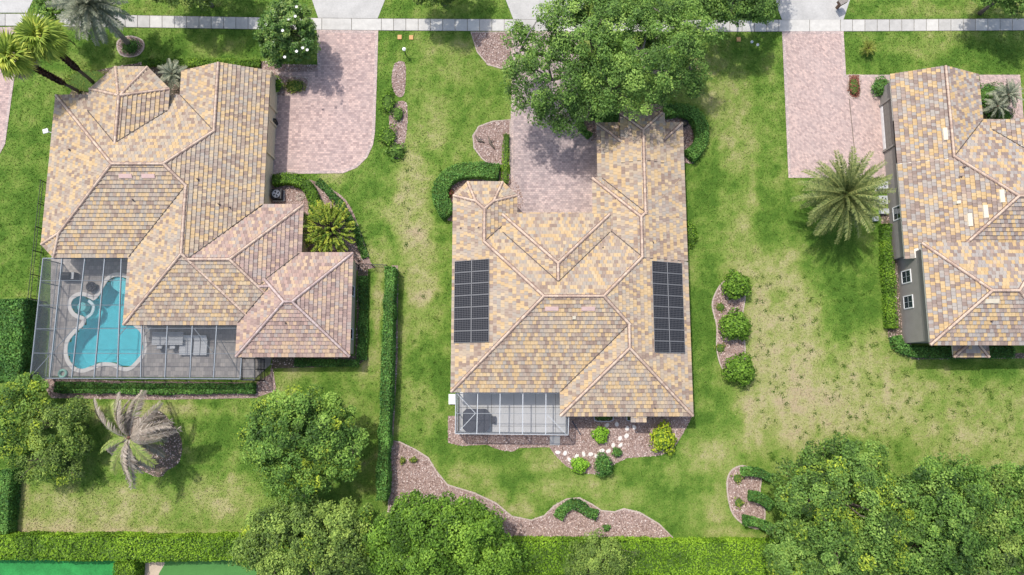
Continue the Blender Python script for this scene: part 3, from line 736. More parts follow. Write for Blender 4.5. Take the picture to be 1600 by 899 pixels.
# ---- centre house
HC = House('tiled_house', 'tan tiled hip roof house in the middle with two solar arrays', 'wall_tan', 'fascia_d')
cw, ce = X(707, 470, ZE), X(1075.5, 470, ZE); cs, cn = Y(790, 612, ZE), None
cwid = (ce-cw)
yr = Y(890, 463, ZE+0.0)                      # first guess replaced below by equal fall
zr = 6.65; yr = Y(890, 463, zr); cn = yr+(yr-cs)
gw, ge = X(934, 250, ZE), ce
gn = Y(1000, 193, ZE); gh = (ge-gw)/2
z2 = ZE+SL*(X(969.5, 190, 4.0)-gw)
HC.rect(X(969.5, 190, z2), X(1038, 190, z2), gn-gh-0.1, Y(1000, 177, z2), z2, 'tile_c', sides='WEN', off={'W': (gw, ZE), 'E': (ge, ZE)})   # raised front of the garage
g2w, g2z = X(926.5, 310, ZE+0.15), ZE+0.15
g2n = Y(928, 279, g2z)
HC.rect(gw, ge, g2n-(ZE+SL*gh-g2z)/SL-0.15, gn, ZE, 'tile_c', sides='WEN')                             # garage wing
g2h = (ge-g2w+(g2z-ZE)/SL)/2; zg2 = ZE+SL*(ge-(g2w+g2h-(g2z-ZE)/SL)) 
zg2 = (g2z+ZE+SL*(ge-g2w))/2
HC.rect(g2w, ge, cn-(zg2-ZE)/SL, g2n, g2z, 'tile_c', sides='WEN', off={'E': (ge, ZE)})
sw, ss = X(876, 630, ZE), Y(980, 649.5, ZE)
HC.rect(sw, ce, ss, cs+(ce-sw)/2, ZE, 'tile_c', sides='WES')                                           # south-east wing
tw, te, tn = cw, X(807, 320, ZE), Y(760, 285, ZE)
chx, chy = X(732, 285, ZE)-X(710, 306, ZE), Y(732, 285, ZE)-Y(710, 306, ZE)
tf = octo_end(tw, te, cn-(te-tw)/2, tn, chx, chy)
HC.block(tf, [((tw, 0), (1, 0), ZE, SL), ((te, 0), (-1, 0), ZE, SL), ((0, tn), (0, -1), ZE, SL*1.02), ((tw+chx, tn), (chy, -chx), ZE, SL*1.04), ((te-chx, tn), (-chy, -chx), ZE, SL*1.04)], 'tile_c', zwall=ZE)
HC.rect(cw, ce, cs, cn, ZE, 'tile_c')
z3 = ZE+0.85
HC.rect(X(785.5, 345, z3), X(952.5, 345, z3), cs+8, Y(870, 335.5, z3), z3, 'tile_c', sides='WEN')    # entry
HC.rect(X(986, 652, ZE-.2), X(1009, 652, ZE-.2), Y(1000, 659, ZE-.2), ss+1.0, ZE-0.22, 'tile_c', sides='S', sl=0.25, wall=False)
HC.build()
# ---- left house
HL = House('tiled_house', 'tan and rose tiled house on the left with a screened pool', 'wall_cream', 'fascia_d', 0.32)
lw, le = X(76.5, 270, ZE), X(413.5, 270, ZE); ls = Y(140, 402, ZE); zr = 6.4; yr = Y(212, 257, zr); ln = yr+(yr-ls)
gw = X(284, 128, ZE); kw, ks = X(198, 450, ZE), Y(280, 507, ZE)
HL.rect(gw, le, ln-(le-gw)/2-0.05, Y(345, 105, ZE+.9), ZE, 'tile_c', sides='WE')                      # garage wing, gabled
HL.rect(kw, le, ks, ls+(le-kw)/2+0.05, ZE, 'tile_c', sides='WES')
HL.rect(kw+0.02, X(472, 360, ZE), ks, Y(430, 320.5, ZE), ZE, ['tile_c', 'tile_p', 'tile_c', 'tile_p'], sides='WESN')
foot = [(lw+1.25, ls), (le, ls), (le, ln), (lw, ln), (lw, ls+1.25)]
HL.block(foot, [((lw, 0), (1, 0), ZE, SL), ((le, 0), (-1, 0), ZE, SL), ((0, ls), (0, 1), ZE, SL), ((0, ln), (0, -1), ZE, SL), ((lw, ls+1.25), (1, 1), ZE, SL)], 'tile_c', zwall=ZE)
qn, ewl, ewe, ews = Y(510, 396, ZE), X(371, 530, ZE), X(548.5, 480, ZE), Y(460, 557, ZE)
HL.rect(X(300, 450, ZE), X(440, 450, ZE), ks, qn, ZE, ['tile_c', 'tile_p'], sides='SN', cap='cap_p', wall=False)
HL.rect(ewl, ewe, ews, qn, ZE+0.05, 'tile_p', sides='WESN', cap='cap_p')
z3 = ZE+0.8
tw, te, tn = X(139, 160, z3), X(263, 160, z3), Y(205, 105.5, z3)
chx, chy = X(181, 105, z3)-X(141, 139, z3), Y(181, 105, z3)-Y(141, 139, z3)
tf = octo_end(tw, te, ln-7, tn, chx, chy)
HL.block(tf, [((tw, 0), (1, 0), z3, SL), ((te, 0), (-1, 0), z3, SL), ((0, tn), (0, -1), z3, SL*1.05), ((tw+chx, tn), (chy, -chx), z3, SL*1.05), ((te-chx, tn), (-chy, -chx), z3, SL*1.05)], 'tile_c', zwall=z3)
HL.build()
# ---- right house
ZR, ZT = 2.9, 5.0
HR = House('tiled_house', 'gold and grey tiled house with taupe walls at the right edge', 'wall_grey', 'fascia_w', 0.38)
rw = X(1403, 260, ZR)
rn = Y(1560, 188, ZR); rs = Y(1412, 404, ZR); re_ = X(1533, 150, ZR)-0.15
zr = 6.4; ya = Y(1597, 307, zr)
HR.rect(rw, re_, rn-(re_-rw)/2-0.05, Y(1460, 111, ZR+.8), ZR, 'tile_r', sides='WE')
HR.rect(rw, rw+19, rs, rn, ZR, 'tile_r', sides='WESN', off={'S': (2*ya-rn, ZR), 'E': (rw+19, ZR)})
HR.rect(X(1550, 205, ZR+.5), rw+18.4, rs+4, Y(1560, 191, ZR+.5), ZR+0.5, 'tile_r', sides='WE')
HR.rect(X(1447.5, 460, ZT), X(1448, 460, ZT)+11.7, Y(1500, 538.5, ZT), Y(1500, 380.5, ZT), ZT, 'tile_r', sides='WESN')
HR.rect(X(1490, 550, 2.8), X(1544, 550, 2.8), Y(1515, 557.5, 2.8), Y(1515, 538, 2.8)+1.3, 2.8, 'tile_r', sides='WES', wall=False)
HR.build()

# ---- solar arrays (each panel a part, its cells and frame below it)
def solar(house, px, rows, label):
    (x0, y0, z0) = house.hit(*px[0]); (x1, y1, z1) = house.hit(*px[1]); pl = house.plane_at((x0+x1)/2, (y0+y1)/2)
    root = root_for('solar_array', label, 'solar panels', 'rooftop solar arrays', loc=(0, 0, 0))
    d = Vector((pl['d'][0], pl['d'][1], pl['s'])).normalized(); nrm = Vector((-pl['A'], -pl['B'], 1)).normalized()
    ew = abs(x1-x0)*math.sqrt(1+pl['s']**2); ns = abs(y1-y0); pw, ph = ew/2, ns/rows
    xa = x0 if pl['d'][0] > 0 else x1                        # eave-side edge
    for c in range(2):
        for r in range(rows):
            yt = max(y0, y1)-r*ph
            def q(u, v, h):                                   # u up the slope, v to the south
                b = Vector((xa, yt, pl['A']*xa+pl['B']*yt+pl['C'])); return b+d*u+Vector((0, -1, 0))*v+nrm*(0.13+h)
            g = 0.018; u0, u1, v0, v1 = c*pw+g, (c+1)*pw-g, g, ph-g
            f = MB(); sg = 1
            top = [q(u0, v0, 0.04), q(u1, v0, 0.04), q(u1, v1, 0.04), q(u0, v1, 0.04)]; bot = [q(u0, v0, 0), q(u1, v0, 0), q(u1, v1, 0), q(u0, v1, 0)]
            f.add(top+bot, [(0, 1, 2, 3), (4, 5, 6, 7), (0, 1, 5, 4), (1, 2, 6, 5), (2, 3, 7, 6), (3, 0, 4, 7)])
            o = f.build('solar_panel', M['backsheet'], root)
            fm = MB()
            for (ua, va), (ub, vb) in (((u0, v0), (u1, v0)), ((u1, v0), (u1, v1)), ((u1, v1), (u0, v1)), ((u0, v1), (u0, v0))): fm.bar(q(ua, va, 0.03), q(ub, vb, 0.03), 0.026, 0.05)
            fm.build('frame', M['pvframe'], o)
            cm = MB(); nu, nv = 10, 6; b0 = 0.03
            du, dv = (u1-u0-2*b0)/nu, (v1-v0-2*b0)/nv
            for i in range(nu):
                for j in range(nv):
                    ua, va = u0+b0+i*du, v0+b0+j*dv; k = 0.011
                    cm.add([q(ua+k, va+k, 0.044), q(ua+du-k, va+k, 0.044), q(ua+du-k, va+dv-k, 0.044), q(ua+k, va+dv-k, 0.044)], [(0, 1, 2, 3)])
            cm.build('cells', M['cell'], o)
solar(HC, [(711.5, 409), (765, 535)], 7, 'black solar array on the roof slope beside the left lawn of the middle house')
solar(HC, [(1017, 408), (1069, 552)], 8, 'taller black solar array on the roof slope facing the round shrubs')

# ---- roof furniture
def roof_box(house, px, py, wx, wy, h, mat, name='roof_vent'):
    x, y, z = house.hit(px, py); p = house.plane_at(x, y); m = MB()
    vs = []
    for k, (top) in enumerate((0, 1)):
        for a, b in ((-1, -1), (1, -1), (1, 1), (-1, 1)):
            sx, sy = (wx/2, wy/2) if not top else (wx/2-0.05, wy/2-0.05)
            u, v = x+a*sx, y+b*sy; zz = p['A']*u+p['B']*v+p['C']
            vs.append((u, v, zz-0.05 if not top else zz+h))
    m.add(vs, [(0, 3, 2, 1), (4, 5, 6, 7), (0, 1, 5, 4), (1, 2, 6, 5), (2, 3, 7, 6), (3, 0, 4, 7)]).build(name, M[mat], house.root)
def roof_pipe(house, px, py, r=0.06, h=0.4, mat='lead'):
    x, y, z = house.hit(px, py)
    MB().lathe((x, y, z-0.05), [(r*2.6, 0), (r*2.4, 0.06), (r*1.1, 0.14), (r, h), (r*0.7, h+0.01)], 10).build('vent_pipe', M[mat], house.root)
for a in ((197, 276), (232.5, 276)): roof_box(HL, *a, 1.3, 0.45, 0.16, 'vent')
for a in ((862, 483), (919, 483)): roof_box(HC, *a, 1.3, 0.45, 0.16, 'vent')
roof_box(HC, 897, 497, 0.38, 0.38, 0.25, 'vent_w')
for a in ((1476, 210), (1564.5, 307), (1539, 331), (1514.5, 344)): roof_box(HR, *a, 0.42, 1.3, 0.16, 'vent_w')
roof_box(HR, 1549, 471, 1.3, 0.45, 0.16, 'vent_w')
roof_box(HR, 1495.5, 317, 0.38, 0.38, 0.28, 'vent_w')
for a in ((110, 235), (209, 313), (310, 281), (343, 320), (360, 325), (447, 505), (462, 472)): roof_pipe(HL, *a)
for a in ((748, 356), (720, 357), (942, 387), (1020, 379), (1023, 637)): roof_pipe(HC, *a, 0.05, 0.3)
for a in ((1505.5, 262), (1500, 277), (1548, 502)): roof_pipe(HR, *a)

# ---- openings in the walls the photo looks at
def wall_window(house, axis, c, y0, y1, z0, z1, name='window', bars=(1, 1)):
    """axis 'E' or 'W': the wall plane is x = c, the opening runs y0..y1"""
    s_ = 1 if axis == 'E' else -1
    f = MB(); t = 0.10; a = c+s_*0.002; o_ = c+s_*0.07
    lo, hi = min(a, o_), max(a, o_)
    f.box(lo, hi, y0-t, y1+t, z1, z1+t); f.box(lo, hi, y0-t, y1+t, z0-t, z0); f.box(lo, hi, y0-t, y0, z0, z1); f.box(lo, hi, y1, y1+t, z0, z1)
    w_ = f.build(name, M['white'], house.root)
    g = MB(); a2, o2 = c+s_*0.004, c+s_*0.03; g.box(min(a2, o2), max(a2, o2), y0, y1, z0, z1); g.build('pane', M['glass'], w_)
    m = MB(); o3 = c+s_*0.045
    for k in range(1, bars[0]+1):
        yy = y0+(y1-y0)*k/(bars[0]+1); m.box(min(o2, o3), max(o2, o3), yy-0.015, yy+0.015, z0, z1)
    for k in range(1, bars[1]+1):
        zz = z0+(z1-z0)*k/(bars[1]+1); m.box(min(o2, o3), max(o2, o3), y0, y1, zz-0.0145, zz+0.0145)
    m.build('glazing_bar', M['lgrey'], w_)
rl = X(1447.5, 460, ZT)+0.38+0.004*3
for cy in (432.5, 472): wall_window(HR, 'W', rl, Y(1414, cy, 1.5)-0.55, Y(1414, cy, 1.5)+0.55, 0.75, 2.15)
fz = MB(); fz.box(rl-0.05, rl+0.02, Y(1500, 538.5, ZT)+0.4, Y(1500, 380.5, ZT)-0.4, 3.5, 4.75); fz.build('upper_wall_band', M['taupe_dark'], HR.root)  # darker taupe strip along the top of the wall
r2 = rw+0.38
wall_window(HR, 'W', r2+0.004, Y(1402, 333, 1.5)-0.6, Y(1402, 333, 1.5)+0.6, 0.9, 2.2)
def garage_door(house, axis, c, y0, y1, h, frame):
    s_ = 1 if axis == 'E' else -1
    def bx(m, d0, d1, ya_, yb_, za, zb): a, b = c+s_*d0, c+s_*d1; m.box(min(a, b), max(a, b), ya_, yb_, za, zb)
    m = MB(); bx(m, 0.002, 0.16, y0-0.2, y0, 0, h+0.2); bx(m, 0.002, 0.16, y1, y1+0.2, 0, h+0.2); bx(m, 0.002, 0.16, y0, y1, h, h+0.2)
    f = m.build('garage_door', M[frame], house.root)
    nrow = 4
    for k in range(nrow):
        m = MB(); bx(m, 0.004, 0.05, y0+0.005, y1-0.005, k*h/nrow+0.01, (k+1)*h/nrow-0.01)
        npn = max(2, int((y1-y0)/0.6))
        for i in range(npn):
            ya_ = y0+(y1-y0)*i/npn+0.08; yb_ = y0+(y1-y0)*(i+1)/npn-0.08; bx(m, 0.05, 0.065, ya_, yb_, k*h/nrow+0.1, (k+1)*h/nrow-0.1)
        m.build('door_panel', M[('white' if k == 0 else 'taupe_dark') if axis == 'W' else 'wall_cream'], f)  # west door: upper panels painted in the dark tone of shaded wall
garage_door(HR, 'W', r2, Y(1385, 236, 0), Y(1385, 168, 0), 2.2, 'wall_grey')
lgx = le-0.32
garage_door(HL, 'E', lgx+0.008, Y(423, 175, 0), Y(423, 130, 0), 2.2, 'wall_cream')
garage_door(HL, 'E', lgx+0.008, Y(423, 247, 0), Y(423, 200, 0), 2.2, 'wall_cream')
lx = ewe-0.32
for cy in (455, 522): wall_window(HL, 'E', lx-0.004*5+0.022, Y(553, cy, 1.5)-0.45, Y(553, cy, 1.5)+0.45, 0.9, 2.1, bars=(1, 0))
# short garden wall wing by the right garage
# ------------------------------------------------------------------ pool, decks and screen cages
def offset_poly(poly, r):
    if area(poly) < 0: poly = poly[::-1]
    n = len(poly); out = []
    for i in range(n):
        p0, p1 = poly[i-1], poly[(i+1) % n]; tx, ty = p1[0]-p0[0], p1[1]-p0[1]; l = math.hypot(tx, ty) or 1
        out.append((poly[i][0]+ty/l*r, poly[i][1]-tx/l*r))
    return out
def build_pool():
    z = 0.10
    pp = pool_poly if area(pool_poly) > 0 else pool_poly[::-1]
    # deck with the pool cut out of it: two outlines joined by a bridge edge
    op = P([(60,402),(210,402),(210,500),(380,500),(380,555),(424,555),(424,590),(400,596),(47,592)], z)
    op = P([(80,402),(212,402),(212,505),(376,505),(376,556),(424,556),(422,570),(400,590),(76,588)], z)
    if area(op) < 0: op = op[::-1]
    COVER.append(op)
    import bmesh
    bm = bmesh.new()
    def loop(poly): 
        vs = [bm.verts.new((x, y, z)) for x, y in poly]; return [bm.edges.new((vs[i], vs[(i+1) % len(vs)])) for i in range(len(vs))]
    es = loop(op)+loop(offset_poly(pp, 0.05))
    bmesh.ops.triangle_fill(bm, use_beauty=True, use_dissolve=False, edges=es)
    kill = [f for f in bm.faces if inside(pp, np.array([f.calc_center_median().x]), np.array([f.calc_center_median().y]))[0]]
    bmesh.ops.delete(bm, geom=kill, context='FACES')
    for f in bm.faces:
        if f.normal.z < 0: f.normal_flip()
    me_ = bpy.data.meshes.new('pool_deck'); bm.to_mesh(me_); bm.free(); me_.materials.append(M['pave_deck'])
    tag(link(bpy.data.objects.new('pool_deck', me_)), kind='structure')
    MBk = MB(); n = len(op); MBk.add([(x, y, -0.02) for x, y in op]+[(x, y, z) for x, y in op], [(i, (i+1) % n, n+(i+1) % n, n+i) for i in range(n)]); tag(MBk.build('pool_deck_edge', M['concrete']), kind='structure')
    root = root_for('swimming_pool', 'freeform turquoise swimming pool with pale coping inside the big screen cage', 'swimming pool')
    m = MB(); m.ring(offset_poly(pp, 0.36), offset_poly(pp, -0.03), 0.06, 0.135).build('coping', M['coping'], root)
    b = MB(); n = len(pp); inn = offset_poly(pp, -0.5)
    vs = [(x, y, 0.12) for x, y in pp]+[(x, y, -0.9) for x, y in pp]+[(x, y, -1.45) for x, y in inn]
    b.add(vs, [((i+1) % n, i, n+i, n+(i+1) % n) for i in range(n)]+[(n+(i+1) % n, n+i, 2*n+i, 2*n+(i+1) % n) for i in range(n)]+[tuple(range(2*n, 3*n))])
    b.build('basin', M['pool'], root)
    MB().sheet(offset_poly(pp, -0.01), 0.0).build('water', M['water'], root)
    sh = smooth_path(P([(176,434),(192,432),(206,440),(207,458),(200,462),(186,458),(172,447)], 0), 3)
    MB().prism(offset_poly(sh, -0.05), -0.9, -0.14).build('tanning_shelf', M['pool_pale'], root)
    sp = W(125, 479, 0)
    MB().lathe((sp[0], sp[1], -0.9), [(0.45, 0), (0.45, 0.62), (0.40, 0.66)], 20).build('spa_table', M['coping'], root)
    arc = [(W(138, 470, 0)), (W(146, 478, 0)), (W(143, 490, 0)), (W(134, 497, 0))]
    m = MB()
    ap = smooth_path(arc, 5, closed=False)
    for u, v in zip(ap, ap[1:]): m.bar((*u, -0.35), (*v, -0.35), 0.28, 0.75)
    m.build('spa_wall', M['pool_pale'], root)
    m = MB()
    for k in range(3): m.box(X(184, 475, 0)+0.1*k, X(203, 475, 0), Y(195, 504, 0)+0.35*k, Y(195, 478, 0)-0.1*k, -1.0, -0.75+0.22*k)
    m.build('steps', M['pool'], root)
build_pool()

def cage(name, label, z, corners, beams, purlins, braces, walls, frame='alu', bw=0.07):
    """corners: px outline of the flat screen roof; beams / purlins: px segments at roof height"""
    root = root_for(name, label, 'screen cage')
    def V(p, h=z): return (*W(p[0], p[1], z), h)
    for a, b in zip(corners, corners[1:]+corners[:1]): MB().bar(V(a), V(b), 0.09, 0.10).build('eave_beam', M[frame], root)
    for a, b in beams: MB().bar(V(a), V(b), bw, 0.16).build('roof_beam', M[frame], root)
    for a, b in purlins: MB().bar(V(a, z+0.012), V(b, z+0.012), 0.05, 0.06).build('purlin', M[frame], root)
    for a, b in braces: MB().bar(V(a, z+0.03), V(b, z+0.03), 0.05, 0.05).build('brace', M[frame], root)
    poly = [W(x, y, z) for x, y in corners]
    MB().sheet(poly, z+0.055).build('screen_panel', M['screen'], root)
    for a, b, nb in walls:                                      # a-b: wall seen from above, nb bays
        A, B = Vector(W(*a, z)), Vector(W(*b, z))
        m = MB(); m.add([(*A, 0.13), (*B, 0.13), (*B, z), (*A, z)], [(0, 1, 2, 3)]); m.build('screen_panel', M['screen'], root)
        for k in range(nb+1):
            p = A.lerp(B, k/nb); MB().box(p.x-0.04, p.x+0.04, p.y-0.04, p.y+0.04, 0.06, z-0.05).build('post', M[frame], root)
        for h in (0.12, 1.0): MB().bar((*A, h), (*B, h), 0.045, 0.06).build('wall_rail', M[frame], root)
    return root
cage('pool_cage', 'large grey aluminium screen cage over the turquoise pool', 3.0,
  [(47.5,591),(67.5,404),(205,404),(197,508),(376,508),(377,562),(375,592)],
  [((133-0,404),(112.5,590)),((164,404),(147.5,590)),((190,404),(183.5,590)),((222,508),(220,590)),((262,508),(258,590)),((301,508),(297,590)),((339,508),(334,590)),((97.5,404),(78,590))],
  [((63.5,439),(201,438)),((59.5,477),(199,477)),((56,514),(376,513)),((51.5,552),(376,553))],
  [((48,589),(117,512)),((304,514),(334,552)),((345,532),(375,585)),((185,526),(199,510)),((225,526),(236,512))],
  [((48.5,589),(68,405),5),((49,591.5),(375,592.5),9)])
cage('entry_cage', 'small screened lobby at the end of the big pool cage', 2.6,
  [(378,560),(398,560),(398,594),(378,594)], [], [((378,578),(398,578))], [], [((398,560),(398,594),2),((378,594),(398,594),2)], frame='black')
cage('patio_cage', 'pale framed screen cage over the hot tub patio', 2.85,
  [(712.5,615),(876,615),(876,647),(888.5,648),(887.5,679.5),(711.5,677.5)],
  [((746.5,615),(745,678)),((781.5,615),(780.5,678)),((817,615),(816.5,679)),((853,615),(852.5,679))],
  [((712,646),(887,647))], [((715,616),(743,646)),((743,646),(719,672)),((855,648),(884,678))],
  [((712.5,615),(711.5,677.5),2),((711.5,677.8),(887.5,679.8),5),((888.5,648),(887.8,679.5),1)], frame='alu_l')
# patio slabs: poured panels with open joints
pd = tag(MB().prism(P([(718,606),(880,606),(884,677),(716,675)], 0.1), -0.02, 0.088).build('patio', M['soil_dark']), kind='structure'); COVER.append(P([(716,606),(884,606),(886,680),(714,678)], 0.1))
cols = [718, 745, 768, 803, 837, 868, 884]; rows = [607, 637, 666, 676]
for i in range(6):
    for j in range(3):
        g = 0.3; MB().prism(P([(cols[i]+g, rows[j]+g), (cols[i+1]-g, rows[j]+g), (cols[i+1]-g, rows[j+1]-g), (cols[i]+g, rows[j+1]-g)], 0.1), 0.0, 0.1+random.uniform(-.003, .003)).build('slab', M['patio'], pd)
def slab(px, name, label, mat='concrete', z=0.09):
    q = P(px, z); c = q[0]; m = MB().prism(q, -0.01, z); q2 = [(c_[0]*0.97+0.03*sum(t[0] for t in q)/4, c_[1]*0.97+0.03*sum(t[1] for t in q)/4) for c_ in q]
    m.prism(q2, z-0.001, z+0.012); COVER.append(q)
    return tag(m.build(name, M[mat]), label, 'slab')
slab([(859,681),(875,681),(875,696),(859,696)], 'door_pad', 'square concrete door pad below the hot tub patio cage')
slab([(701,616),(711,616),(711,632),(701,632)], 'equipment_pad', 'bright white pad at the roof corner beside the hot tub cage', 'white', 0.25)
# hot tub
def hot_tub():
    c = W(744, 657, 0.9); r = root_for('hot_tub', 'dark grey covered hot tub under the small screen cage', 'hot tub', loc=(c[0], c[1], 0.1))
    def ch(w_, h_, k): return [(-w_, -h_+k), (-w_+k, -h_), (w_-k, -h_), (w_, -h_+k), (w_, h_-k), (w_-k, h_), (-w_+k, h_), (-w_, h_-k)]
    MB().prism(ch(1.18, 1.0, 0.3), 0, 0.78).build('cabinet', M['black'], r)
    for s_ in (-1, 1):
        f = clip(ch(1.26, 1.08, 0.32), s_, 0, -0.012); m = MB().prism(f, 0.78, 0.86); 
        f2 = [(x*0.97+s_*0.01, y*0.97) for x, y in f]; m.prism(f2, 0.859, 0.885+0.0).build('cover', M['dgrey'], r)
    m = MB(); m.box(1.45, 1.85, -0.35, 0.35, 0, 0.2); m.box(1.62, 1.85, -0.35, 0.35, 0.2, 0.38); m.build('steps', M['dgrey'], r)
hot_tub()
# things under the big cage
def lounge(px, py, rz, label):
    c = W(px, py, 0.4); r = root_for('lounge_chair', label, 'lounge chair', 'white slatted loungers', loc=(c[0], c[1], 0.1), rz=rz)
    MB().box(-0.32, 0.32, -0.95, 0.45, 0.28, 0.33).build('frame', M['lgrey'], r)
    for k in range(4): MB().box(-0.30, 0.30, -0.92+0.34*k, -0.64+0.34*k, 0.331, 0.38).build('cushion', M['lgrey'], r)
    m = MB(); m.add([(-0.30, 0.46, 0.33), (0.30, 0.46, 0.33), (0.30, 0.95, 0.72), (-0.30, 0.95, 0.72), (-0.30, 0.50, 0.27), (0.30, 0.50, 0.27), (0.30, 0.99, 0.66), (-0.30, 0.99, 0.66)], [(0,1,2,3),(7,6,5,4),(0,4,5,1),(1,5,6,2),(2,6,7,3),(3,7,4,0)]).build('backrest', M['white'], r)
    for a in (-0.28, 0.28):
        for b in (-0.85, 0.4): MB().box(a-0.025, a+0.025, b-0.025, b+0.025, 0, 0.28).build('leg', M['lgrey'], r)
for i, (x, lab) in enumerate(((286, 'white lounger nearest the pool in the row of four'), (296, 'white lounger second from the pool in the row of four'), (308, 'white lounger third from the pool in the row of four'), (319, 'white lounger farthest from the pool in the row of four'))):
    lounge(x, 540, 0.0, lab)
def dining(px, py):
    c = W(px, py, 0.8); r = root_for('patio_table', 'long slatted grey patio table between pool and white loungers', 'table', loc=(c[0], c[1], 0.1))
    for k in range(9): MB().box(-1.5, 1.5, -0.62+0.14*k, -0.51+0.14*k, 0.70, 0.74).build('slat', M['lgrey'], r)
    for a in (-1.3, 1.3):
        for b in (-0.5, 0.5): MB().box(a-0.04, a+0.04, b-0.04, b+0.04, 0, 0.699).build('leg', M['alu'], r)
dining(262, 529)
def chair(px, py, rz, label):
    c = W(px, py, 0.5); r = root_for('patio_chair', label, 'chair', 'grey patio chairs', loc=(c[0], c[1], 0.1), rz=rz)
    MB().box(-0.25, 0.25, -0.25, 0.25, 0.42, 0.48).build('seat', M['lgrey'], r); MB().box(-0.25, 0.25, 0.26, 0.31, 0.40, 0.95).build('backrest', M['alu'], r)
    for a in (-0.22, 0.22):
        for b in (-0.22, 0.22): MB().box(a-0.02, a+0.02, b-0.02, b+0.02, 0, 0.42).build('leg', M['alu'], r)
chair(250, 541, math.pi, 'grey patio chair at the table end nearer the pool, south side'); chair(270, 541, math.pi, 'grey patio chair at the table end nearer the loungers, south side')
c = W(98.5, 584, 0.15); m = MB()
vs = []; nn, mm = 24, 10
for i in range(nn):
    for j in range(mm):
        a, b = 2*math.pi*i/nn, 2*math.pi*j/mm; R_ = 0.34+0.12*math.cos(b); vs.append((R_*math.cos(a), R_*math.sin(a), 0.12+0.12*math.sin(b)))
r = root_for('swim_ring', 'pale green inflatable swim ring on the pool deck', 'swim ring', loc=(c[0], c[1], 0.1))
m.add(vs, [(i*mm+j, ((i+1) % nn)*mm+j, ((i+1) % nn)*mm+(j+1) % mm, i*mm+(j+1) % mm) for i in range(nn) for j in range(mm)]); m.build('tube', M['ringgreen'], r, True)
MB().lathe((0.22, 0.32, 0.20), [(0.03, 0), (0.03, 0.06), (0.02, 0.065)], 8).build('valve', M['white'], r)
c = W(142, 448, 0.6); r = root_for('fire_bowl', 'round dark fire bowl on the pool deck above the spa', 'fire bowl', loc=(c[0], c[1], 0.1))
MB().lathe((0, 0, 0), [(0.28, 0), (0.34, 0.25), (0.5, 0.45), (0.5, 0.5), (0.42, 0.5), (0.3, 0.4)], 20).build('bowl', M['black'], r, True)
m = MB()
for k in range(9): a = k*0.7; m.lathe((0.17*math.cos(a)*(k % 3), 0.17*math.sin(a)*(k % 3), 0.39), [(0.04, 0), (0.09, 0.05), (0.05, 0.1)], 7)
m.build('rocks', M['dgrey'], r)
c = W(104, 431, 0.9); r = root_for('grill_cart', 'dark barbecue cart under the cage near the roof edge', 'grill', loc=(c[0], c[1], 0.1))
MB().box(-0.75, 0.75, -0.35, 0.35, 0.12, 0.85).build('cabinet', M['dgrey'], r); MB().tube([(-0.45, 0, 0.86), (0.45, 0, 0.86)], [0.33, 0.33], 14).build('hood', M['black'], r); MB().box(0.4, 0.74, -0.33, 0.33, 0.851, 0.88).build('side_shelf', M['lgrey'], r)
for a in (-0.6, 0.6): MB().tube([(a, -0.33, 0.06), (a, 0.33, 0.06)], [0.06, 0.06], 10).build('wheel', M['black'], r)

# ------------------------------------------------------------------ equipment and small things
def condenser(px, py, label, s_=0.85, mat='lgrey'):
    c = W(px, py, 0.85); r = root_for('air_conditioner', label, 'air conditioner', 'outdoor condensers', loc=(c[0], c[1], 0))
    MB().box(-s_/2-0.1, s_/2+0.1, -s_/2-0.1, s_/2+0.1, 0, 0.08).build('pad', M['concrete'], r)
    m = MB(); m.box(-s_/2, s_/2, -s_/2, s_/2, 0.081, 0.80); m.build('casing', M['dgrey' if mat == 'black' else mat], r)
    for k in range(6):
        zz = 0.15+0.1*k; m = MB(); e = s_/2+0.012; m.box(-e, e, -e, e, zz, zz+0.03); m.build('louver', M[mat], r)
    t = MB(); t.box(-s_/2-0.02, s_/2+0.02, -s_/2-0.02, s_/2+0.02, 0.80, 0.86); t.build('top', M[mat], r)
    MB().lathe((0, 0, 0.861), [(s_*0.42, 0), (s_*0.42, 0.03), (s_*0.36, 0.04), (s_*0.36, 0.005)], 24).build('fan_ring', M['lgrey'], r)
    f = MB()
    for k in range(4):
        a = k*math.pi/2+0.4; ca, sa = math.cos(a), math.sin(a); f.add([(0.05*ca, 0.05*sa, .872), (0.3*ca-0.12*sa, 0.3*sa+0.12*ca, .868), (0.3*ca+0.1*sa, 0.3*sa-0.1*ca, .884)], [(0, 1, 2)])
    f.build('fan_blades', M['black'], r); MB().lathe((0, 0, 0.866), [(0.09, 0), (0.08, 0.04), (0.03, 0.05)], 12).build('hub', M['lgrey'], r)
condenser(431.5, 303, 'dark air conditioner with round fan beside the curved hedge', 0.95, 'black')
condenser(1381, 288.5, 'pale air conditioner by the pink driveway corner, upper of two', 0.8)
condenser(1380.5, 312.5, 'pale air conditioner half under palm fronds, lower of two', 0.8)
def box_thing(name, px, py, z, sx, sy, sz, mat, label, cat, lidmat=None, rz=0.0):
    c = W(px, py, z); r = root_for(name, label, cat, loc=(c[0], c[1], 0), rz=rz)
    MB().box(-sx/2, sx/2, -sy/2, sy/2, 0, sz).build('body', M[mat], r)
    MB().box(-sx/2-0.03, sx/2+0.03, -sy/2-0.03, sy/2+0.03, sz+0.001, sz+0.05).build('lid', M[lidmat or mat], r)
    return r
box_thing('pool_pump', 1383, 330, 0.5, 0.75, 0.45, 0.45, 'lgrey', 'grey pool pump box beside the pale air conditioners', 'pump')
box_thing('meter_box', 1369, 342, 0.4, 0.4, 0.4, 0.4, 'lgrey', 'bluish meter box at the palm tips beside the wall hedge', 'box')
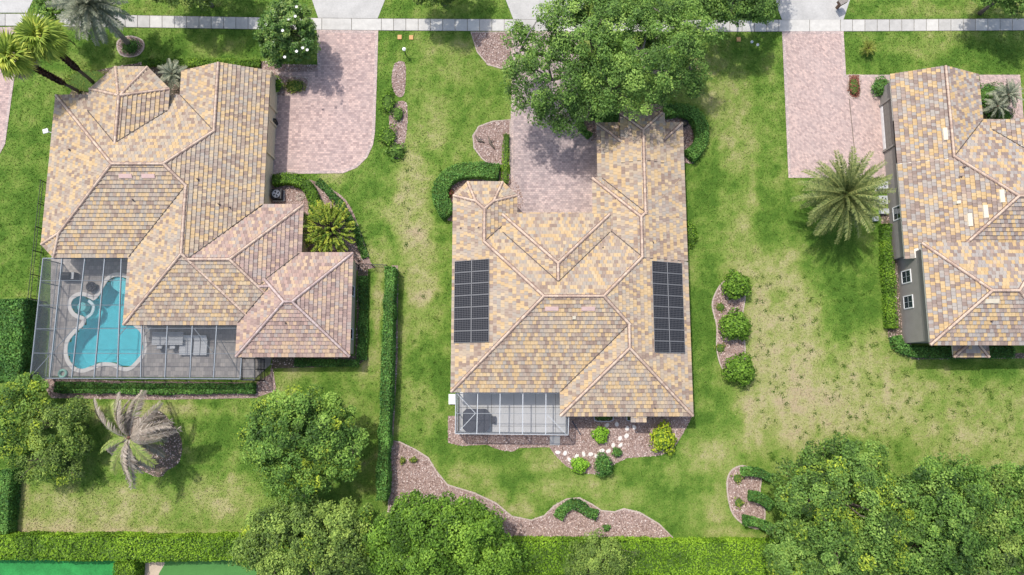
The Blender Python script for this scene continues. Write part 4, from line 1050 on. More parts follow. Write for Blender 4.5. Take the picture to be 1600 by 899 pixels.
for i, (x, y, lab) in enumerate(((624.5, 58.5, 'orange valve cover in the lawn nearest the left driveway'), (642.5, 59, 'orange valve cover in the lawn right of its twin'), (1154, 62, 'orange valve cover in shade near the big oak'))):
    box_thing('valve_cover', x, y, 0.05, 0.36, 0.42, 0.07, 'clayp', lab, 'valve cover')
for x, y, lab in ((1175, 65.5, 'small white meter cap beside the sidewalk, left of two'), (1184, 70, 'small white meter cap beside the sidewalk, right of two')):
    c = W(x, y, 0.1); r = root_for('water_meter', lab, 'water meter', loc=(*c, 0)); MB().lathe((0, 0, 0), [(0.14, 0), (0.14, 0.12), (0.08, 0.16)], 12).build('cap', M['white'], r); MB().lathe((0, 0, 0.155), [(0.05, 0), (0.04, 0.03)], 8).build('knob', M['lgrey'], r)
def lamp(px, py, h, label):
    c = W(px, py, h); r = root_for('yard_light', label, 'yard light', loc=(*c, 0))
    MB().tube([(0, 0, 0), (0, 0, h)], [0.06, 0.04], 8).build('post', M['black'], r)
    MB().lathe((0, 0, h), [(0.05, 0), (0.13, 0.05), (0.17, 0.3), (0.2, 0.31), (0.05, 0.42)], 8).build('lantern', M['white'], r)
lamp(97, 54, 2.0, 'white topped yard light standing by the fan palms')
lamp(632, 79, 1.0, 'short white yard light at the tip of the mulch strip')
# curbside letterbox
c = W(1316, 3, 1.2); r = root_for('letterbox', 'brown curbside letterbox on the right driveway apron', 'letterbox', loc=(*c, 0), rz=0.5)
MB().box(-0.14, 0.14, -0.14, 0.14, 0, 1.0).build('post', M['brownbox'], r); MB().box(-0.42, 0.42, -0.28, 0.28, 1.0, 1.38).build('box', M['brownbox'], r)
MB().box(-0.46, 0.46, -0.31, 0.31, 1.381, 1.44).build('lid', M['bark_pale'], r); MB().box(0.421, 0.44, -0.2, 0.2, 1.05, 1.32).build('door', M['black'], r)
# floodlight on the left eave
x0 = lw; y0 = Y(75, 206, 3.2)
r = HL.root; MB().bar((x0+0.4, y0-0.2, 3.0), (x0-0.5, y0, 3.3), 0.05, 0.05).build('lamp_arm', M['lgrey'], r); MB().cbox((x0-0.6, y0+0.02, 3.25), 0.5, 0.42, 0.12, 0.3).build('floodlight', M['white'], r)
# urns, pots and hose
def pot(px, py, rad, label, mat='black', soil='soil_dark', h=0.55):
    c = W(px, py, h); r = root_for('planter_pot', label, 'planter', loc=(*c, 0))
    MB().lathe((0, 0, 0), [(rad*0.6, 0), (rad*0.85, h*0.5), (rad, h*0.93), (rad*1.06, h), (rad*0.86, h), (rad*0.84, h-0.06)], 18).build('pot', M[mat], r, True)
    MB().lathe((0, 0, h-0.08), [(rad*0.84, 0), (rad*0.5, 0.03), (0.02, 0.04)], 14).build('soil', M[soil], r)
pot(1070, 192.5, 0.36, 'round dark planter at the garage corner inside the curved hedge')
pot(428.5, 189, 0.26, 'small dark urn between the garage doors of the left house', h=0.8)
c = W(468, 307, 0.3); r = root_for('hose_coil', 'coiled pale hose ring on the mulch beside the dark air conditioner', 'hose', loc=(*c, 0.06))
for k in range(3):
    m = MB(); R_ = 0.38-0.09*k; pts = [(R_*math.cos(t*0.35), R_*math.sin(t*0.35), 0.03+0.02*k) for t in range(19)]
    m.tube(pts, [0.035]*19, 6).build('coil', M['edging'], r)
c = W(768, 283, 0.3); slab([(758,279),(776,282),(775,287),(757,284)], 'stepping_slab', 'bluish grey slab between hedge and turret roof', 'lgrey', 0.06)
# house front garden wall piece on the right
# fences
def fence(pts, h, label, mat='black', gap=2.3, rails=(0.15, 0.75, 1.0), picket=0.0):
    a = Vector((*W(*pts[0], h), 0)); b = Vector((*W(*pts[1], h), 0)); L = (b-a).length; n = max(1, int(round(L/gap)))
    r = root_for('metal_fence', label, 'fence')
    for k in range(n+1):
        p = a.lerp(b, k/n); MB().box(p.x-0.035, p.x+0.035, p.y-0.035, p.y+0.035, 0, h+0.05).build('post', M[mat], r)
    for t in rails: MB().bar((a.x, a.y, h*t), (b.x, b.y, h*t), 0.035, 0.04).build('rail', M[mat], r)
    if picket:
        m = MB(); q = int(L/picket)
        for k in range(1, q): p = a.lerp(b, k/q); m.box(p.x-0.009, p.x+0.009, p.y-0.009, p.y+0.009, 0.08, h*0.98)
        m.build('pickets', M[mat], r)['kind'] = 'stuff'
fence([(63.5, 282), (43.5, 466)], 1.4, 'black metal fence along the left side lawn up to the pool cage', picket=0.35)
fence([(41, 467), (58, 470)], 1.4, 'short black fence between left side lawn and cage corner', gap=1.0)
fence([(556, 412), (603, 414)], 1.4, 'black metal gate fence between rose roof corner and tall hedge', gap=1.2, picket=0.3)
fence([(610.5, 418), (600, 782)], 1.35, 'thin grey wire fence along the tall narrow hedge', mat='lgrey', rails=(0.5, 1.0))
# stepping stones
ORD = ['first', 'second', 'third', 'fourth', 'fifth', 'sixth', 'seventh', 'eighth', 'ninth', 'tenth', 'eleventh', 'twelfth', 'thirteenth', 'fourteenth', 'fifteenth', 'sixteenth', 'last']
for si, (x, y) in enumerate(((963.7,663),(948.5,664.4),(979.8,669.8),(991,668),(979,681),(969,685),(958,696),(969.5,696),(951,705),(941,704),(932,713),(923,710),(912,710),(901,713.6),(890,718.5),(882.7,708),(871.6,707))):
    c = W(x, y, 0.06); n = 7; a0 = random.random()*6
    poly = [(random.uniform(0.17, 0.25)*1.25*math.cos(a0+2*math.pi*k/n), random.uniform(0.15, 0.22)*math.sin(a0+2*math.pi*k/n)) for k in range(n)]
    m = MB(); m.prism(poly, 0, 0.06); m.prism([(p*0.85, q*0.85) for p, q in poly], 0.0599, 0.075)
    o = m.build('stepping_stone', M['stone']); o.location = (*c, 0.02); o.rotation_euler = (0, 0, random.random()*3)
    tag(o, 'white stepping stone, '+ORD[si]+' of the path counted from the south eave', 'stone', 'white stepping stones')
# driftwood pieces in the front bed, rocks in the left bed
for pts, lab in (([(742, 211), (748, 220), (757, 223)], 'dark curved root lying at the edge of the front bark bed'), ([(763, 213), (766, 224), (773, 233)], 'brown knotty root standing in the front bark bed')):
    m = MB(); q = [(*W(x, y, 0.1), 0.08+0.08*(i % 2)) for i, (x, y) in enumerate(pts)]
    m.tube(q, [0.05, 0.13, 0.06], 8); m.tube([q[1], (q[1][0]+0.3, q[1][1]+0.35, 0.3)], [0.08, 0.03], 6)
    tag(m.build('root', M['bark'], smooth=True), lab, 'root')
# downspout hose at the patio bed
m = MB(); m.tube([(*W(894, 658, 0.1), 0.15), (*W(900, 668, .1), 0.1), (*W(907, 679, .1), 0.09)], [0.06, 0.06, 0.06], 8)
tag(m.build('drain_pipe', M['dgrey']), 'dark drain pipe lying in the bark beside the patio cage', 'pipe')
# window well guards
for (x, y, w_, lab) in ((943.5, 653, 1.9, 'oval pale rail around ivy under the south eave'), (983, 652, 0.5, 'small square pale guard next to the roof bump')):
    c = W(x, y, 0.3); r = root_for('window_guard', lab, 'guard', loc=(*c, 0))
    pts = [(w_/2*math.copysign(abs(math.cos(t))**0.5, math.cos(t)), 0.38*math.copysign(abs(math.sin(t))**0.6, math.sin(t))) for t in [2*math.pi*k/24 for k in range(24)]]
    inn = [(p*(1-0.12/w_), q*0.85) for p, q in pts]
    MB().ring(pts, inn, 0, 0.3).build('rim', M['lgrey'], r)
    MB().sheet(inn, 0.04).build('floor', M['core'], r)

m = MB(); q = P([(1326.5,155),(1327.5,155),(1340,277),(1339,277)], 0.036); m.sheet(q, 0.036); m.build('expansion_joint', M['soil_dark'], pr)
# ------------------------------------------------------------------ vegetation
def leaf_quads(c, nrm, L, asp, rng, droop=0.0, direction=None):
    n = len(c)
    r = rng.normal(size=(n, 3)) if direction is None else direction+rng.normal(size=(n, 3))*0.25
    a = r-nrm*np.sum(r*nrm, 1)[:, None]; a /= np.linalg.norm(a, axis=1)[:, None]+1e-9
    b = np.cross(nrm, a)
    L = L[:, None]; Wd = L*asp
    a2 = a*L; b2 = b*Wd/2; up = nrm*L*0.10
    return np.stack([c-a2*0.5-up, c+b2+up*0.4-a2*0.05, c+a2*0.5-up-nrm*L*droop, c-b2+up*0.4-a2*0.05], 1)
def crown_points(lobes, n_clump, per, rng, clump_r, flat=0.55):
    """lobes: (x,y,z,rx,ry,rz). Clumps sit towards the outside of each lobe, leaves spread around them"""
    vol = np.array([l[3]*l[4] for l in lobes]); cnt = np.maximum(3, (n_clump*vol/vol.sum()).astype(int))
    C = []; O = []
    for l, k in zip(lobes, cnt):
        v = rng.normal(size=(k, 3)); v[:, 2] = np.abs(v[:, 2])*1.0-0.25; v /= np.linalg.norm(v, axis=1)[:, None]
        rad = rng.uniform(0.45, 1.0, k)**0.6
        ph = np.arctan2(v[:, 1], v[:, 0]); rad = rad*(1+0.13*np.sin(3*ph+l[0])+0.10*np.sin(5*ph+l[1]*2))
        C.append(np.array(l[:3])+v*rad[:, None]*np.array(l[3:6])); O.append(v)
    C = np.concatenate(C); O = np.concatenate(O); k = len(C)
    cr = clump_r*rng.uniform(0.6, 1.35, k)
    idx = rng.integers(0, k, k*per)
    g = rng.normal(size=(k*per, 3)); g /= np.linalg.norm(g, axis=1)[:, None]; rr = rng.uniform(0.25, 1.0, k*per)**0.5
    off = g*rr[:, None]*cr[idx][:, None]; off[:, 2] *= flat
    p = C[idx]+off
    nr = g*0.55+O[idx]*0.35+np.array([0, 0, 0.75])+rng.normal(size=p.shape)*0.45
    nr /= np.linalg.norm(nr, axis=1)[:, None]
    return C, p, nr, idx, k
def tree(name, label, lobes_px, mat, n_clump, per, leaf=0.26, asp=0.55, clump=0.75, bark='bark', trunk_r=0.22, base=None, cat='tree', group=None, seed=1, mats2=None, spread=0.28, fork=0.35):
    rng = np.random.default_rng(seed)
    leaf *= 0.9; per = int(per*1.25)
    lobes = [(*W(px, py, z), z, rx, ry, rz) for px, py, z, rx, ry, rz in lobes_px]
    wts = [l[3]*l[4] for l in lobes]
    bx = base or (sum(l[0]*q_ for l, q_ in zip(lobes, wts))/sum(wts), sum(l[1]*q_ for l, q_ in zip(lobes, wts))/sum(wts))
    r = root_for(name, label, cat, group, loc=(bx[0], bx[1], 0))
    loc = np.array([bx[0], bx[1], 0.0])
    C, p, nr, idx, k = crown_points(lobes, n_clump, per, rng, clump)
    keep = p[:, 2] > 0.15; p, nr, idx = p[keep], nr[keep], idx[keep]
    L = leaf*rng.uniform(0.65, 1.35, len(p))
    ct = rng.normal(0.46, 0.2, k)+0.5*(fbm(C[:, 0]+90, C[:, 1]+90, 0.28, 3, seed)-0.5)
    t = np.clip(ct[idx]+rng.normal(0, spread*0.6, len(p)), 0, 1)
    if mats2 is None:
        quads_mesh('crown', leaf_quads(p-loc, nr, L, asp, rng), M[mat], r, t)
    else:
        m2, frac = mats2; sel = (rng.uniform(size=k) < frac)[idx]
        quads_mesh('crown', leaf_quads((p-loc)[~sel], nr[~sel], L[~sel], asp, rng), M[mat], r, t[~sel])
        quads_mesh('crown', leaf_quads((p-loc)[sel], nr[sel], L[sel], asp, rng), M[m2], r, t[sel])
    # trunk and limbs
    zt = max(0.5, min(l[2]-l[5]*0.4 for l in lobes)*0.55)
    m = MB(); m.tube([(0, 0, -0.1), (0.03, 0.02, zt*0.3), (0.06, -0.04, zt)], [trunk_r*1.45, trunk_r*1.05, trunk_r*0.9], 9); m.build('trunk', M[bark], r, True)
    lm = MB(); o = Vector((0.06, -0.04, zt))
    ends = C[rng.permutation(k)[:min(k, 46)]]
    hubs = [Vector((l[0]-loc[0], l[1]-loc[1], l[2]-l[5]*0.25)) for l in lobes]
    for h in hubs: lm.tube([o, o.lerp(h, 0.5)+Vector((0, 0, 0.15)), h], [trunk_r*0.75, trunk_r*0.5, trunk_r*0.38], 7)
    for e in ends:
        e = Vector(e-loc); h = min(hubs, key=lambda q_: (q_-e).length)
        mid = h.lerp(e, 0.5)+Vector(rng.normal(size=3)*0.25)
        lm.tube([h, mid, e], [trunk_r*0.34, trunk_r*0.2, 0.025], 5)
    lm.build('limbs', M[bark], r, True)
    return r
big = dict(leaf=0.30, clump=0.85)
tree('oak_tree', 'huge spreading live oak over the middle driveway', [(862,120,7.3,4.0,4.2,2.6),(925,55,8.4,4.8,4.6,3.0),(1005,80,8.6,4.9,4.6,3.2),(1062,40,7.4,3.0,3.2,2.4),(872,172,6.0,2.4,2.0,1.6),(1078,112,6.2,1.9,2.0,1.5),(815,75,6.2,1.3,2.8,1.2),(960,135,7.4,4.2,3.0,2.2),(945,5,7.6,5.5,2.4,2.2)],
     'lf_oak', 520, 120, leaf=0.25, asp=0.5, clump=0.85, trunk_r=0.42, seed=3, base=W(925, 130, 0), bark='bark_pale')
tree('street_tree', 'leafy street tree overhanging the sidewalk right of the oak', [(1150,-2,6.3,3.0,2.6,2.0),(1110,-10,6.0,2.2,2.4,1.6),(1185,4,5.6,1.6,1.9,1.3)], 'lf_oak', 150, 90, leaf=0.25, clump=0.65, trunk_r=0.2, seed=4, bark='bark_pale', base=W(1145, -30, 0))
tree('street_tree', 'thin street tree at the top above the left sidewalk', [(275,-45,5.6,3.6,3.4,2.0),(325,-40,5.4,2.6,3.2,1.6),(260,-14,4.6,1.5,1.4,1.0),(315,-10,4.6,1.5,1.7,1.0)], 'lf_grey', 200, 80, leaf=0.25, clump=0.6, trunk_r=0.16, seed=5, bark='bark_pale')
tree('street_tree', 'small street tree at the top right of the left driveway apron', [(690,-45,5.4,3.2,3.0,2.0),(680,-18,4.6,2.4,1.9,1.2)], 'lf_grey', 150, 80, leaf=0.25, clump=0.6, trunk_r=0.16, seed=6, bark='bark_pale')
tree('street_tree', 'dark street tree behind the fan palms at the top left corner', [(84,10,5.0,1.6,1.6,1.4)], 'lf_pine', 60, 80, leaf=0.22, clump=0.5, trunk_r=0.14, seed=8)
tree('street_tree', 'street tree in the top right corner casting shade on the sidewalk', [(1600,-35,5.8,3.6,3.2,2.0),(1590,-2,4.8,1.9,1.7,1.2),(1545,-14,4.8,1.6,1.5,1.2)], 'lf_oak', 170, 80, leaf=0.25, clump=0.6, trunk_r=0.18, seed=9)
tree('street_tree', 'slim street tree beyond the right driveway apron', [(1205,-48,5.0,2.4,3.2,1.6)], 'lf_grey', 80, 60, leaf=0.24, clump=0.5, trunk_r=0.14, seed=10)
mg = tree('magnolia_tree', 'dense magnolia with white blossoms beside the left driveway', [(450,46,4.6,2.7,2.9,2.9),(450,60,3.0,2.9,2.9,2.0)], 'lf_mag', 230, 70, leaf=0.27, asp=0.5, clump=0.5, trunk_r=0.18, seed=12)
rng = np.random.default_rng(5); ml = mg.location
for k in range(13):
    px, py = 450+rng.uniform(-38, 38), 46+rng.uniform(-40, 46); dx, dy = (px-450)/48, (py-48)/52
    if dx*dx+dy*dy > 0.85: continue
    z = 4.6+2.85*math.sqrt(max(0.05, 1-dx*dx-dy*dy))+0.05; x, y = W(px, py, z); m = MB()
    for q in range(6):
        a = q*math.pi/3+k; ca, sa = math.cos(a), math.sin(a); m.add([(0, 0, 0), (0.10*ca-0.06*sa, 0.10*sa+0.06*ca, 0.05), (0.16*ca, 0.16*sa, 0.09), (0.10*ca+0.06*sa, 0.10*sa-0.06*ca, 0.05)], [(0, 1, 2, 3)])
    o = m.build('blossom', M['petal'], mg); o.location = (x-ml.x, y-ml.y, z)
tree('shade_tree', 'round yellow tipped tree left of the tall narrow hedge', [(465,690,5.6,4.6,4.2,3.0),(425,680,4.8,2.8,3.0,2.2),(520,695,5.0,3.0,3.2,2.2),(478,640,4.8,3.0,1.8,1.8),(470,745,4.6,3.4,2.2,1.8)], 'lf_pine', 330, 105, leaf=0.25, clump=0.72, trunk_r=0.24, seed=13, mats2=('lf_yel', 0.28))
tree('shade_tree', 'feathery olive green tree at the bottom edge left of centre', [(480,830,5.0,4.4,3.2,2.6),(430,850,4.6,3.0,3.2,2.0),(540,840,4.6,2.6,3.2,2.0),(475,880,4.4,5.0,2.6,2.0)], 'lf_grey', 330, 105, leaf=0.25, clump=0.7, trunk_r=0.22, seed=14, mats2=('lf_yel', 0.12))
tree('shade_tree', 'bright green tree at the bottom edge below the bark bed', [(690,838,6.0,4.6,3.2,3.0),(622,840,5.0,2.9,2.8,2.2),(748,852,5.2,2.9,3.0,2.2),(690,885,5.2,6.0,2.8,2.4),(650,805,5.0,2.4,1.6,1.6),(715,803,5.0,2.2,1.5,1.6)], 'lf_lime', 420, 110, leaf=0.26, clump=0.75, trunk_r=0.26, seed=15)
tree('shade_tree', 'big yellow flecked tree at the bottom beside the clipped shrubs', [(1318,782,6.6,4.6,4.2,3.2),(1258,782,5.6,2.6,3.2,2.4),(1378,785,5.8,2.5,3.2,2.4),(1285,728,5.0,2.3,1.7,1.8),(1345,718,5.4,2.4,1.5,1.8),(1310,860,5.6,5.6,3.4,2.4),(1245,840,5.0,2.0,2.8,2.0)], 'lf_oak', 480, 110, leaf=0.25, clump=0.8, trunk_r=0.3, seed=16, mats2=('lf_yel', 0.25))
tree('shade_tree', 'dark green tree in the bottom right with ragged top', [(1475,800,6.0,3.6,4.4,3.0),(1470,745,5.0,2.0,1.6,1.8),(1440,850,5.4,3.4,3.4,2.4),(1510,870,5.6,3.2,3.2,2.4)], 'lf_pine', 330, 110, leaf=0.25, clump=0.75, trunk_r=0.26, seed=17, mats2=('lf_oak', 0.3))
tree('shade_tree', 'olive green tree cut by the bottom right corner', [(1560,800,5.8,3.4,3.4,2.6),(1545,755,5.0,1.8,1.3,1.6),(1610,790,5.4,2.8,3.4,2.4),(1570,870,5.6,4.4,3.4,2.4)], 'lf_grey', 330, 110, leaf=0.25, clump=0.75, trunk_r=0.26, seed=18, mats2=('lf_pine', 0.5))
tree('hedge_tree', 'rounded dusty bush growing out of the bottom hedge', [(940,872,2.6,2.9,1.9,1.3),(925,895,2.6,2.4,1.8,1.2)], 'lf_grey', 130, 90, leaf=0.18, clump=0.5, trunk_r=0.12, seed=19)
tree('garden_tree', 'yellow flowering tree in the lower left corner', [(20,640,3.6,2.2,2.6,1.8),(45,610,3.2,1.6,1.4,1.4),(25,690,3.4,2.0,1.8,1.6)], 'lf_pine', 170, 90, leaf=0.21, clump=0.6, trunk_r=0.14, seed=20, mats2=('lf_yel', 0.6))
tree('garden_tree', 'green bushy tree between lower left corner and bleached palm', [(80,665,3.2,2.6,2.2,1.8),(62,720,3.0,2.4,1.8,1.6),(115,650,2.8,1.6,1.4,1.3),(122,690,2.4,1.4,1.3,1.1),(105,735,2.4,1.3,1.1,1.0)], 'lf_grey', 190, 90, leaf=0.20, clump=0.6, trunk_r=0.14, seed=21, mats2=('lf_yel', 0.3))
# a gold plumed tree: long upright sprays
def plume_tree(px, py, z, R, n, label, seed=2):
    rng = np.random.default_rng(seed); c = W(px, py, z); r = root_for('plume_tree', label, 'tree', loc=(*c, 0))
    m = MB(); m.tube([(0, 0, 0), (0.1, 0, z*0.5)], [0.16, 0.12], 8); m.build('trunk', M['bark'], r, True); lm = MB(); Q = []; D = []; NR = []; T = []
    for k in range(n):
        v = rng.normal(size=3); v[2] = abs(v[2])*0.9+0.1; v /= np.linalg.norm(v); s_ = rng.uniform(0.75, 1.1)*R
        b = Vector((0.1, 0, z*0.5)); tip = Vector((v[0]*s_, v[1]*s_, z*0.55+v[2]*s_*0.85)); mid = b.lerp(tip, 0.55)+Vector((0, 0, 0.2)); lm.tube([b, mid, tip], [0.05, 0.03, 0.015], 4)
        mm = 34; f = rng.uniform(0.45, 1.0, mm)**0.8; tt = rng.normal(0.5, 0.2)
        for u in f:
            p = mid.lerp(tip, (u-0.45)/0.55); Q.append((p.x, p.y, p.z)); dd = Vector(tip-mid).normalized()+Vector(rng.normal(size=3))*1.0; D.append(tuple(dd)); NR.append(rng.normal(size=3)*0.4+np.array([0, 0, 1])); T.append(min(1, max(0, tt+rng.normal(0, 0.2)+0.25*(u-0.7))))
    lm.build('limbs', M['bark'], r)
    Q, D, NR = np.array(Q), np.array(D), np.array(NR); NR /= np.linalg.norm(NR, axis=1)[:, None]
    quads_mesh('crown', leaf_quads(Q, NR, rng.uniform(0.22, 0.42, len(Q)), 0.28, rng, direction=D), M['lf_plume'], r, T)
plume_tree(512, 357, 2.3, 2.95, 240, 'golden green plume tree at the inner corner of the rose roof')

# ---- palms
def frond_mesh(name, L, nl, leaf_l, arch, mat, seed, width=0.045, vee=0.5, dead=0.0):
    rng = np.random.default_rng(seed); Q = []; T = []
    def rach(t): return np.array([L*t*(1-0.10*t*arch), 0.0, L*arch*(0.42*t-0.78*t*t)])
    prev = rach(0)
    for i in range(1, 11):
        cur = rach(i/10); w_ = width*(1.1-0.95*i/10); Q.append([prev+[0, -w_, 0], cur+[0, -w_, 0], cur+[0, w_, 0], prev+[0, w_, 0]]); T.append(0.8); prev = cur
    for sgn in (-1, 1):
        for i in range(nl):
            t = 0.12+0.86*(i+rng.uniform(0, 0.6))/nl; p = rach(t); d = rach(min(1, t+0.02))-rach(t-0.02); d /= np.linalg.norm(d)
            l = leaf_l*(0.55+0.9*math.sin(math.pi*min(1, t*0.8+0.15)))*rng.uniform(0.75, 1.15)*0.85
            sw = np.array([0, sgn, 0]); upv = np.array([0, 0, 1.0]); ang = rng.uniform(0.75, 1.1)
            dirv = d*math.cos(ang)+sw*math.sin(ang)+upv*(vee*rng.uniform(-0.2, 1.0)-dead*rng.uniform(0, .6)); dirv /= np.linalg.norm(dirv)
            nn = np.cross(dirv, np.cross([0, 0, 1.0], dirv)); wv = np.cross(dirv, nn/np.linalg.norm(nn)); wv = wv*l*0.085+np.array([0, 0, 0.012])
            Q.append([p-wv*0.6, p+dirv*l*0.5-wv, p+dirv*l-[0, 0, l*0.18], p+dirv*l*0.5+wv]); T.append(np.clip(rng.normal(0.5, 0.2)+0.25*(t-0.5), 0, 1))
    me_ = quads_mesh(name, np.array(Q), M[mat], None, np.array(T)); d_ = me_.data; bpy.data.objects.remove(me_); return d_
def fan_mesh(name, R, mat, seed, pet=1.05):
    rng = np.random.default_rng(seed); Q = []; T = []
    Q.append([[0, -0.03, 0], [pet, -0.025, 0.12], [pet, 0.025, 0.12], [0, 0.03, 0]]); T.append(0.9); n = 30; tt = rng.normal(0.5, 0.15)
    for i in range(n):
        a = -2.3+4.6*i/(n-1); l = R*(0.75+0.35*math.cos(a*0.6))*rng.uniform(0.9, 1.08); da = 4.6/n*0.55
        o = np.array([pet, 0, 0.12]); pt = lambda r_, an, z_: o+[r_*math.cos(an), r_*math.sin(an), z_]
        fold = 0.05*(1 if i % 2 else -1)
        Q.append([o, pt(l*0.62, a-da, 0.04+fold), pt(l, a+rng.normal(0, 0.04), -0.30*l*rng.uniform(0.5, 1.4)), pt(l*0.62, a+da, 0.04-fold)]); T.append(np.clip(tt+rng.normal(0, 0.15), 0, 1))
    me_ = quads_mesh(name, np.array(Q), M[mat], None, np.array(T)); d_ = me_.data; bpy.data.objects.remove(me_); return d_
def palm(name, label, px, py, z, fronds, n, tr, trunk_mat='bark_pale', el=(-0.6, 1.2), boots=None, base=None, scale=(0.85, 1.1), seed=1, group=None, az=None, mess=0.0):
    rng = random.Random(seed); c = W(px, py, z); b = base or c
    r = root_for(name, label, 'palm', group, loc=(b[0], b[1], 0)); top = Vector((c[0]-b[0], c[1]-b[1], z))
    m = MB(); pts = [Vector((0, 0, -0.1)).lerp(top, k/6)+Vector((0.05*math.sin(k), 0.05*math.cos(k*1.3), 0)) for k in range(7)]
    m.tube(pts, [tr*1.25]+[tr]*4+[tr*0.95, tr*0.9], 10); m.build('trunk', M[trunk_mat], r, True)
    if boots:
        f0, f1, bn = boots; bm_ = MB()
        for k in range(bn):
            t = f0+(f1-f0)*k/bn; p = Vector((0, 0, 0)).lerp(top, t); a = k*2.4; ca, sa = math.cos(a), math.sin(a); R_ = tr*0.9
            q = [p+Vector((R_*ca-0.12*sa, R_*sa+0.12*ca, 0)), p+Vector((R_*ca+0.12*sa, R_*sa-0.12*ca, 0)), p+Vector(((R_+0.22)*ca+0.05*sa, (R_+0.22)*sa-0.05*ca, 0.34)), p+Vector(((R_+0.22)*ca-0.05*sa, (R_+0.22)*sa+0.05*ca, 0.34))]
            bm_.add(q, [(0, 1, 2, 3)], rng.random()); bm_.add([q[0]-Vector((0, 0, .15)), q[1]-Vector((0, 0, .15)), q[2], q[3]], [(0, 1, 2, 3)], rng.random())
        bm_.build('boots', M['boots'], r)['kind'] = 'stuff'
    MB().lathe(tuple(top), [(tr*1.0, -0.35), (tr*1.25, 0), (tr*0.8, 0.25), (0.03, 0.4)], 10).build('crown_shaft', M['boots'], r, True)
    for k in range(n):
        u = (k+0.5)/n; e = el[1]+(el[0]-el[1])*u; a = k*2.39996+rng.uniform(-0.15, 0.15)*(1+5*mess); e += rng.uniform(-0.5, 0.3)*mess
        if az: a = az[0]+(az[1]-az[0])*rng.random()
        wts = fronds if u > 0 else fronds
        me_ = rng.choice(fronds[0] if (u < 0.78 or len(fronds) == 1) else fronds[1])
        o = bpy.data.objects.new('frond', me_); link(o, r)
        o.location = top+Vector((0, 0, 0.1)); sc = rng.uniform(*scale)*(1-0.25*max(0, 0.25-u))
        o.rotation_euler = (Matrix.Rotation(a, 4, 'Z') @ Matrix.Rotation(-e, 4, 'Y') @ Matrix.Rotation(rng.uniform(-0.35, 0.35)*(1+2.5*mess), 4, 'X')).to_euler(); o.scale = (sc,)*3
    return r
date = [frond_mesh('frond', 4.5, 66, 0.42, 0.55, 'lf_date', s_, vee=0.6, width=0.06) for s_ in (1, 2, 3, 4)]
palm('date_palm', 'big round date palm casting a star of shade on the right lawn', 1318, 306, 4.6, [date], 70, 0.38, el=(-0.55, 1.25), boots=(0.5, 1.0, 40), seed=3)
sylv = [frond_mesh('frond', 3.6, 62, 0.48, 0.5, 'lf_sylv', s_, vee=0.5) for s_ in (5, 6, 7)]
palm('silver_palm', 'silvery date palm crossing the sidewalk at the top left', 143, 6, 6.9, [sylv], 62, 0.26, el=(-0.7, 1.25), boots=(0.55, 1.0, 30), base=W(202, 71, 0), seed=4)
fans = [fan_mesh('frond', 1.3, 'lf_fan', s_) for s_ in (1, 2, 3, 4)]; fans_d = [fan_mesh('frond', 1.0, 'lf_dead', s_) for s_ in (5, 6)]
palm('fan_palm', 'tall fan palm with shaggy trunk, right one of the leaning pair', 66, 60, 8.1, [fans], 27, 0.17, trunk_mat='bark', el=(-0.9, 1.2), boots=(0.34, 0.98, 220), base=W(147, 131, 0), seed=5)
palm('fan_palm', 'tall fan palm with dark trunk, left one cut by the photo edge', 24, 90, 7.8, [fans, fans_d], 27, 0.16, trunk_mat='bark', el=(-0.9, 1.2), boots=(0.26, 0.98, 200), base=W(124, 144, 0), seed=6)
queen = [frond_mesh('frond', 3.7, 46, 0.62, 0.8, 'lf_queen', s_, vee=0.1) for s_ in (8,)]; queen_d = [frond_mesh('frond', 4.5, 60, 0.55, 0.9, 'lf_dead', s_, vee=-0.1, dead=0.6) for s_ in (10, 11)]
palm('queen_palm', 'ragged palm with bleached white fronds below the pool cage', 203, 684, 5.4, [queen+queen_d, queen_d], 36, 0.2, el=(-0.7, 0.7), base=W(246, 684, 0), seed=7, mess=0.55, scale=(0.75, 1.15))
pyg = [frond_mesh('frond', 1.7, 34, 0.30, 0.8, 'lf_sylv', s_, vee=0.3) for s_ in (12, 13)]
palm('dwarf_palm', 'small multi frond palm in the entry nook of the right house', 1572, 150, 1.9, [pyg], 26, 0.1, el=(-0.5, 1.2), seed=8)
palm('dwarf_palm', 'small pale palm lower of two in the right entry nook', 1556, 168, 1.6, [pyg], 20, 0.09, el=(-0.5, 1.1), seed=9, scale=(0.7, 0.9))
palm('dwarf_palm', 'small palm between turret and garage gable of the left house', 272, 118, 2.2, [pyg], 22, 0.1, el=(-0.4, 1.2), seed=10)
palm('dwarf_palm', 'tiny reddish palm shrub on the lawn beside the pink driveway', 1355, 78, 0.5, [[frond_mesh('frond', 1.0, 20, 0.22, 0.7, 'lf_olive', 14)]], 22, 0.08, el=(0.0, 1.2), seed=11)

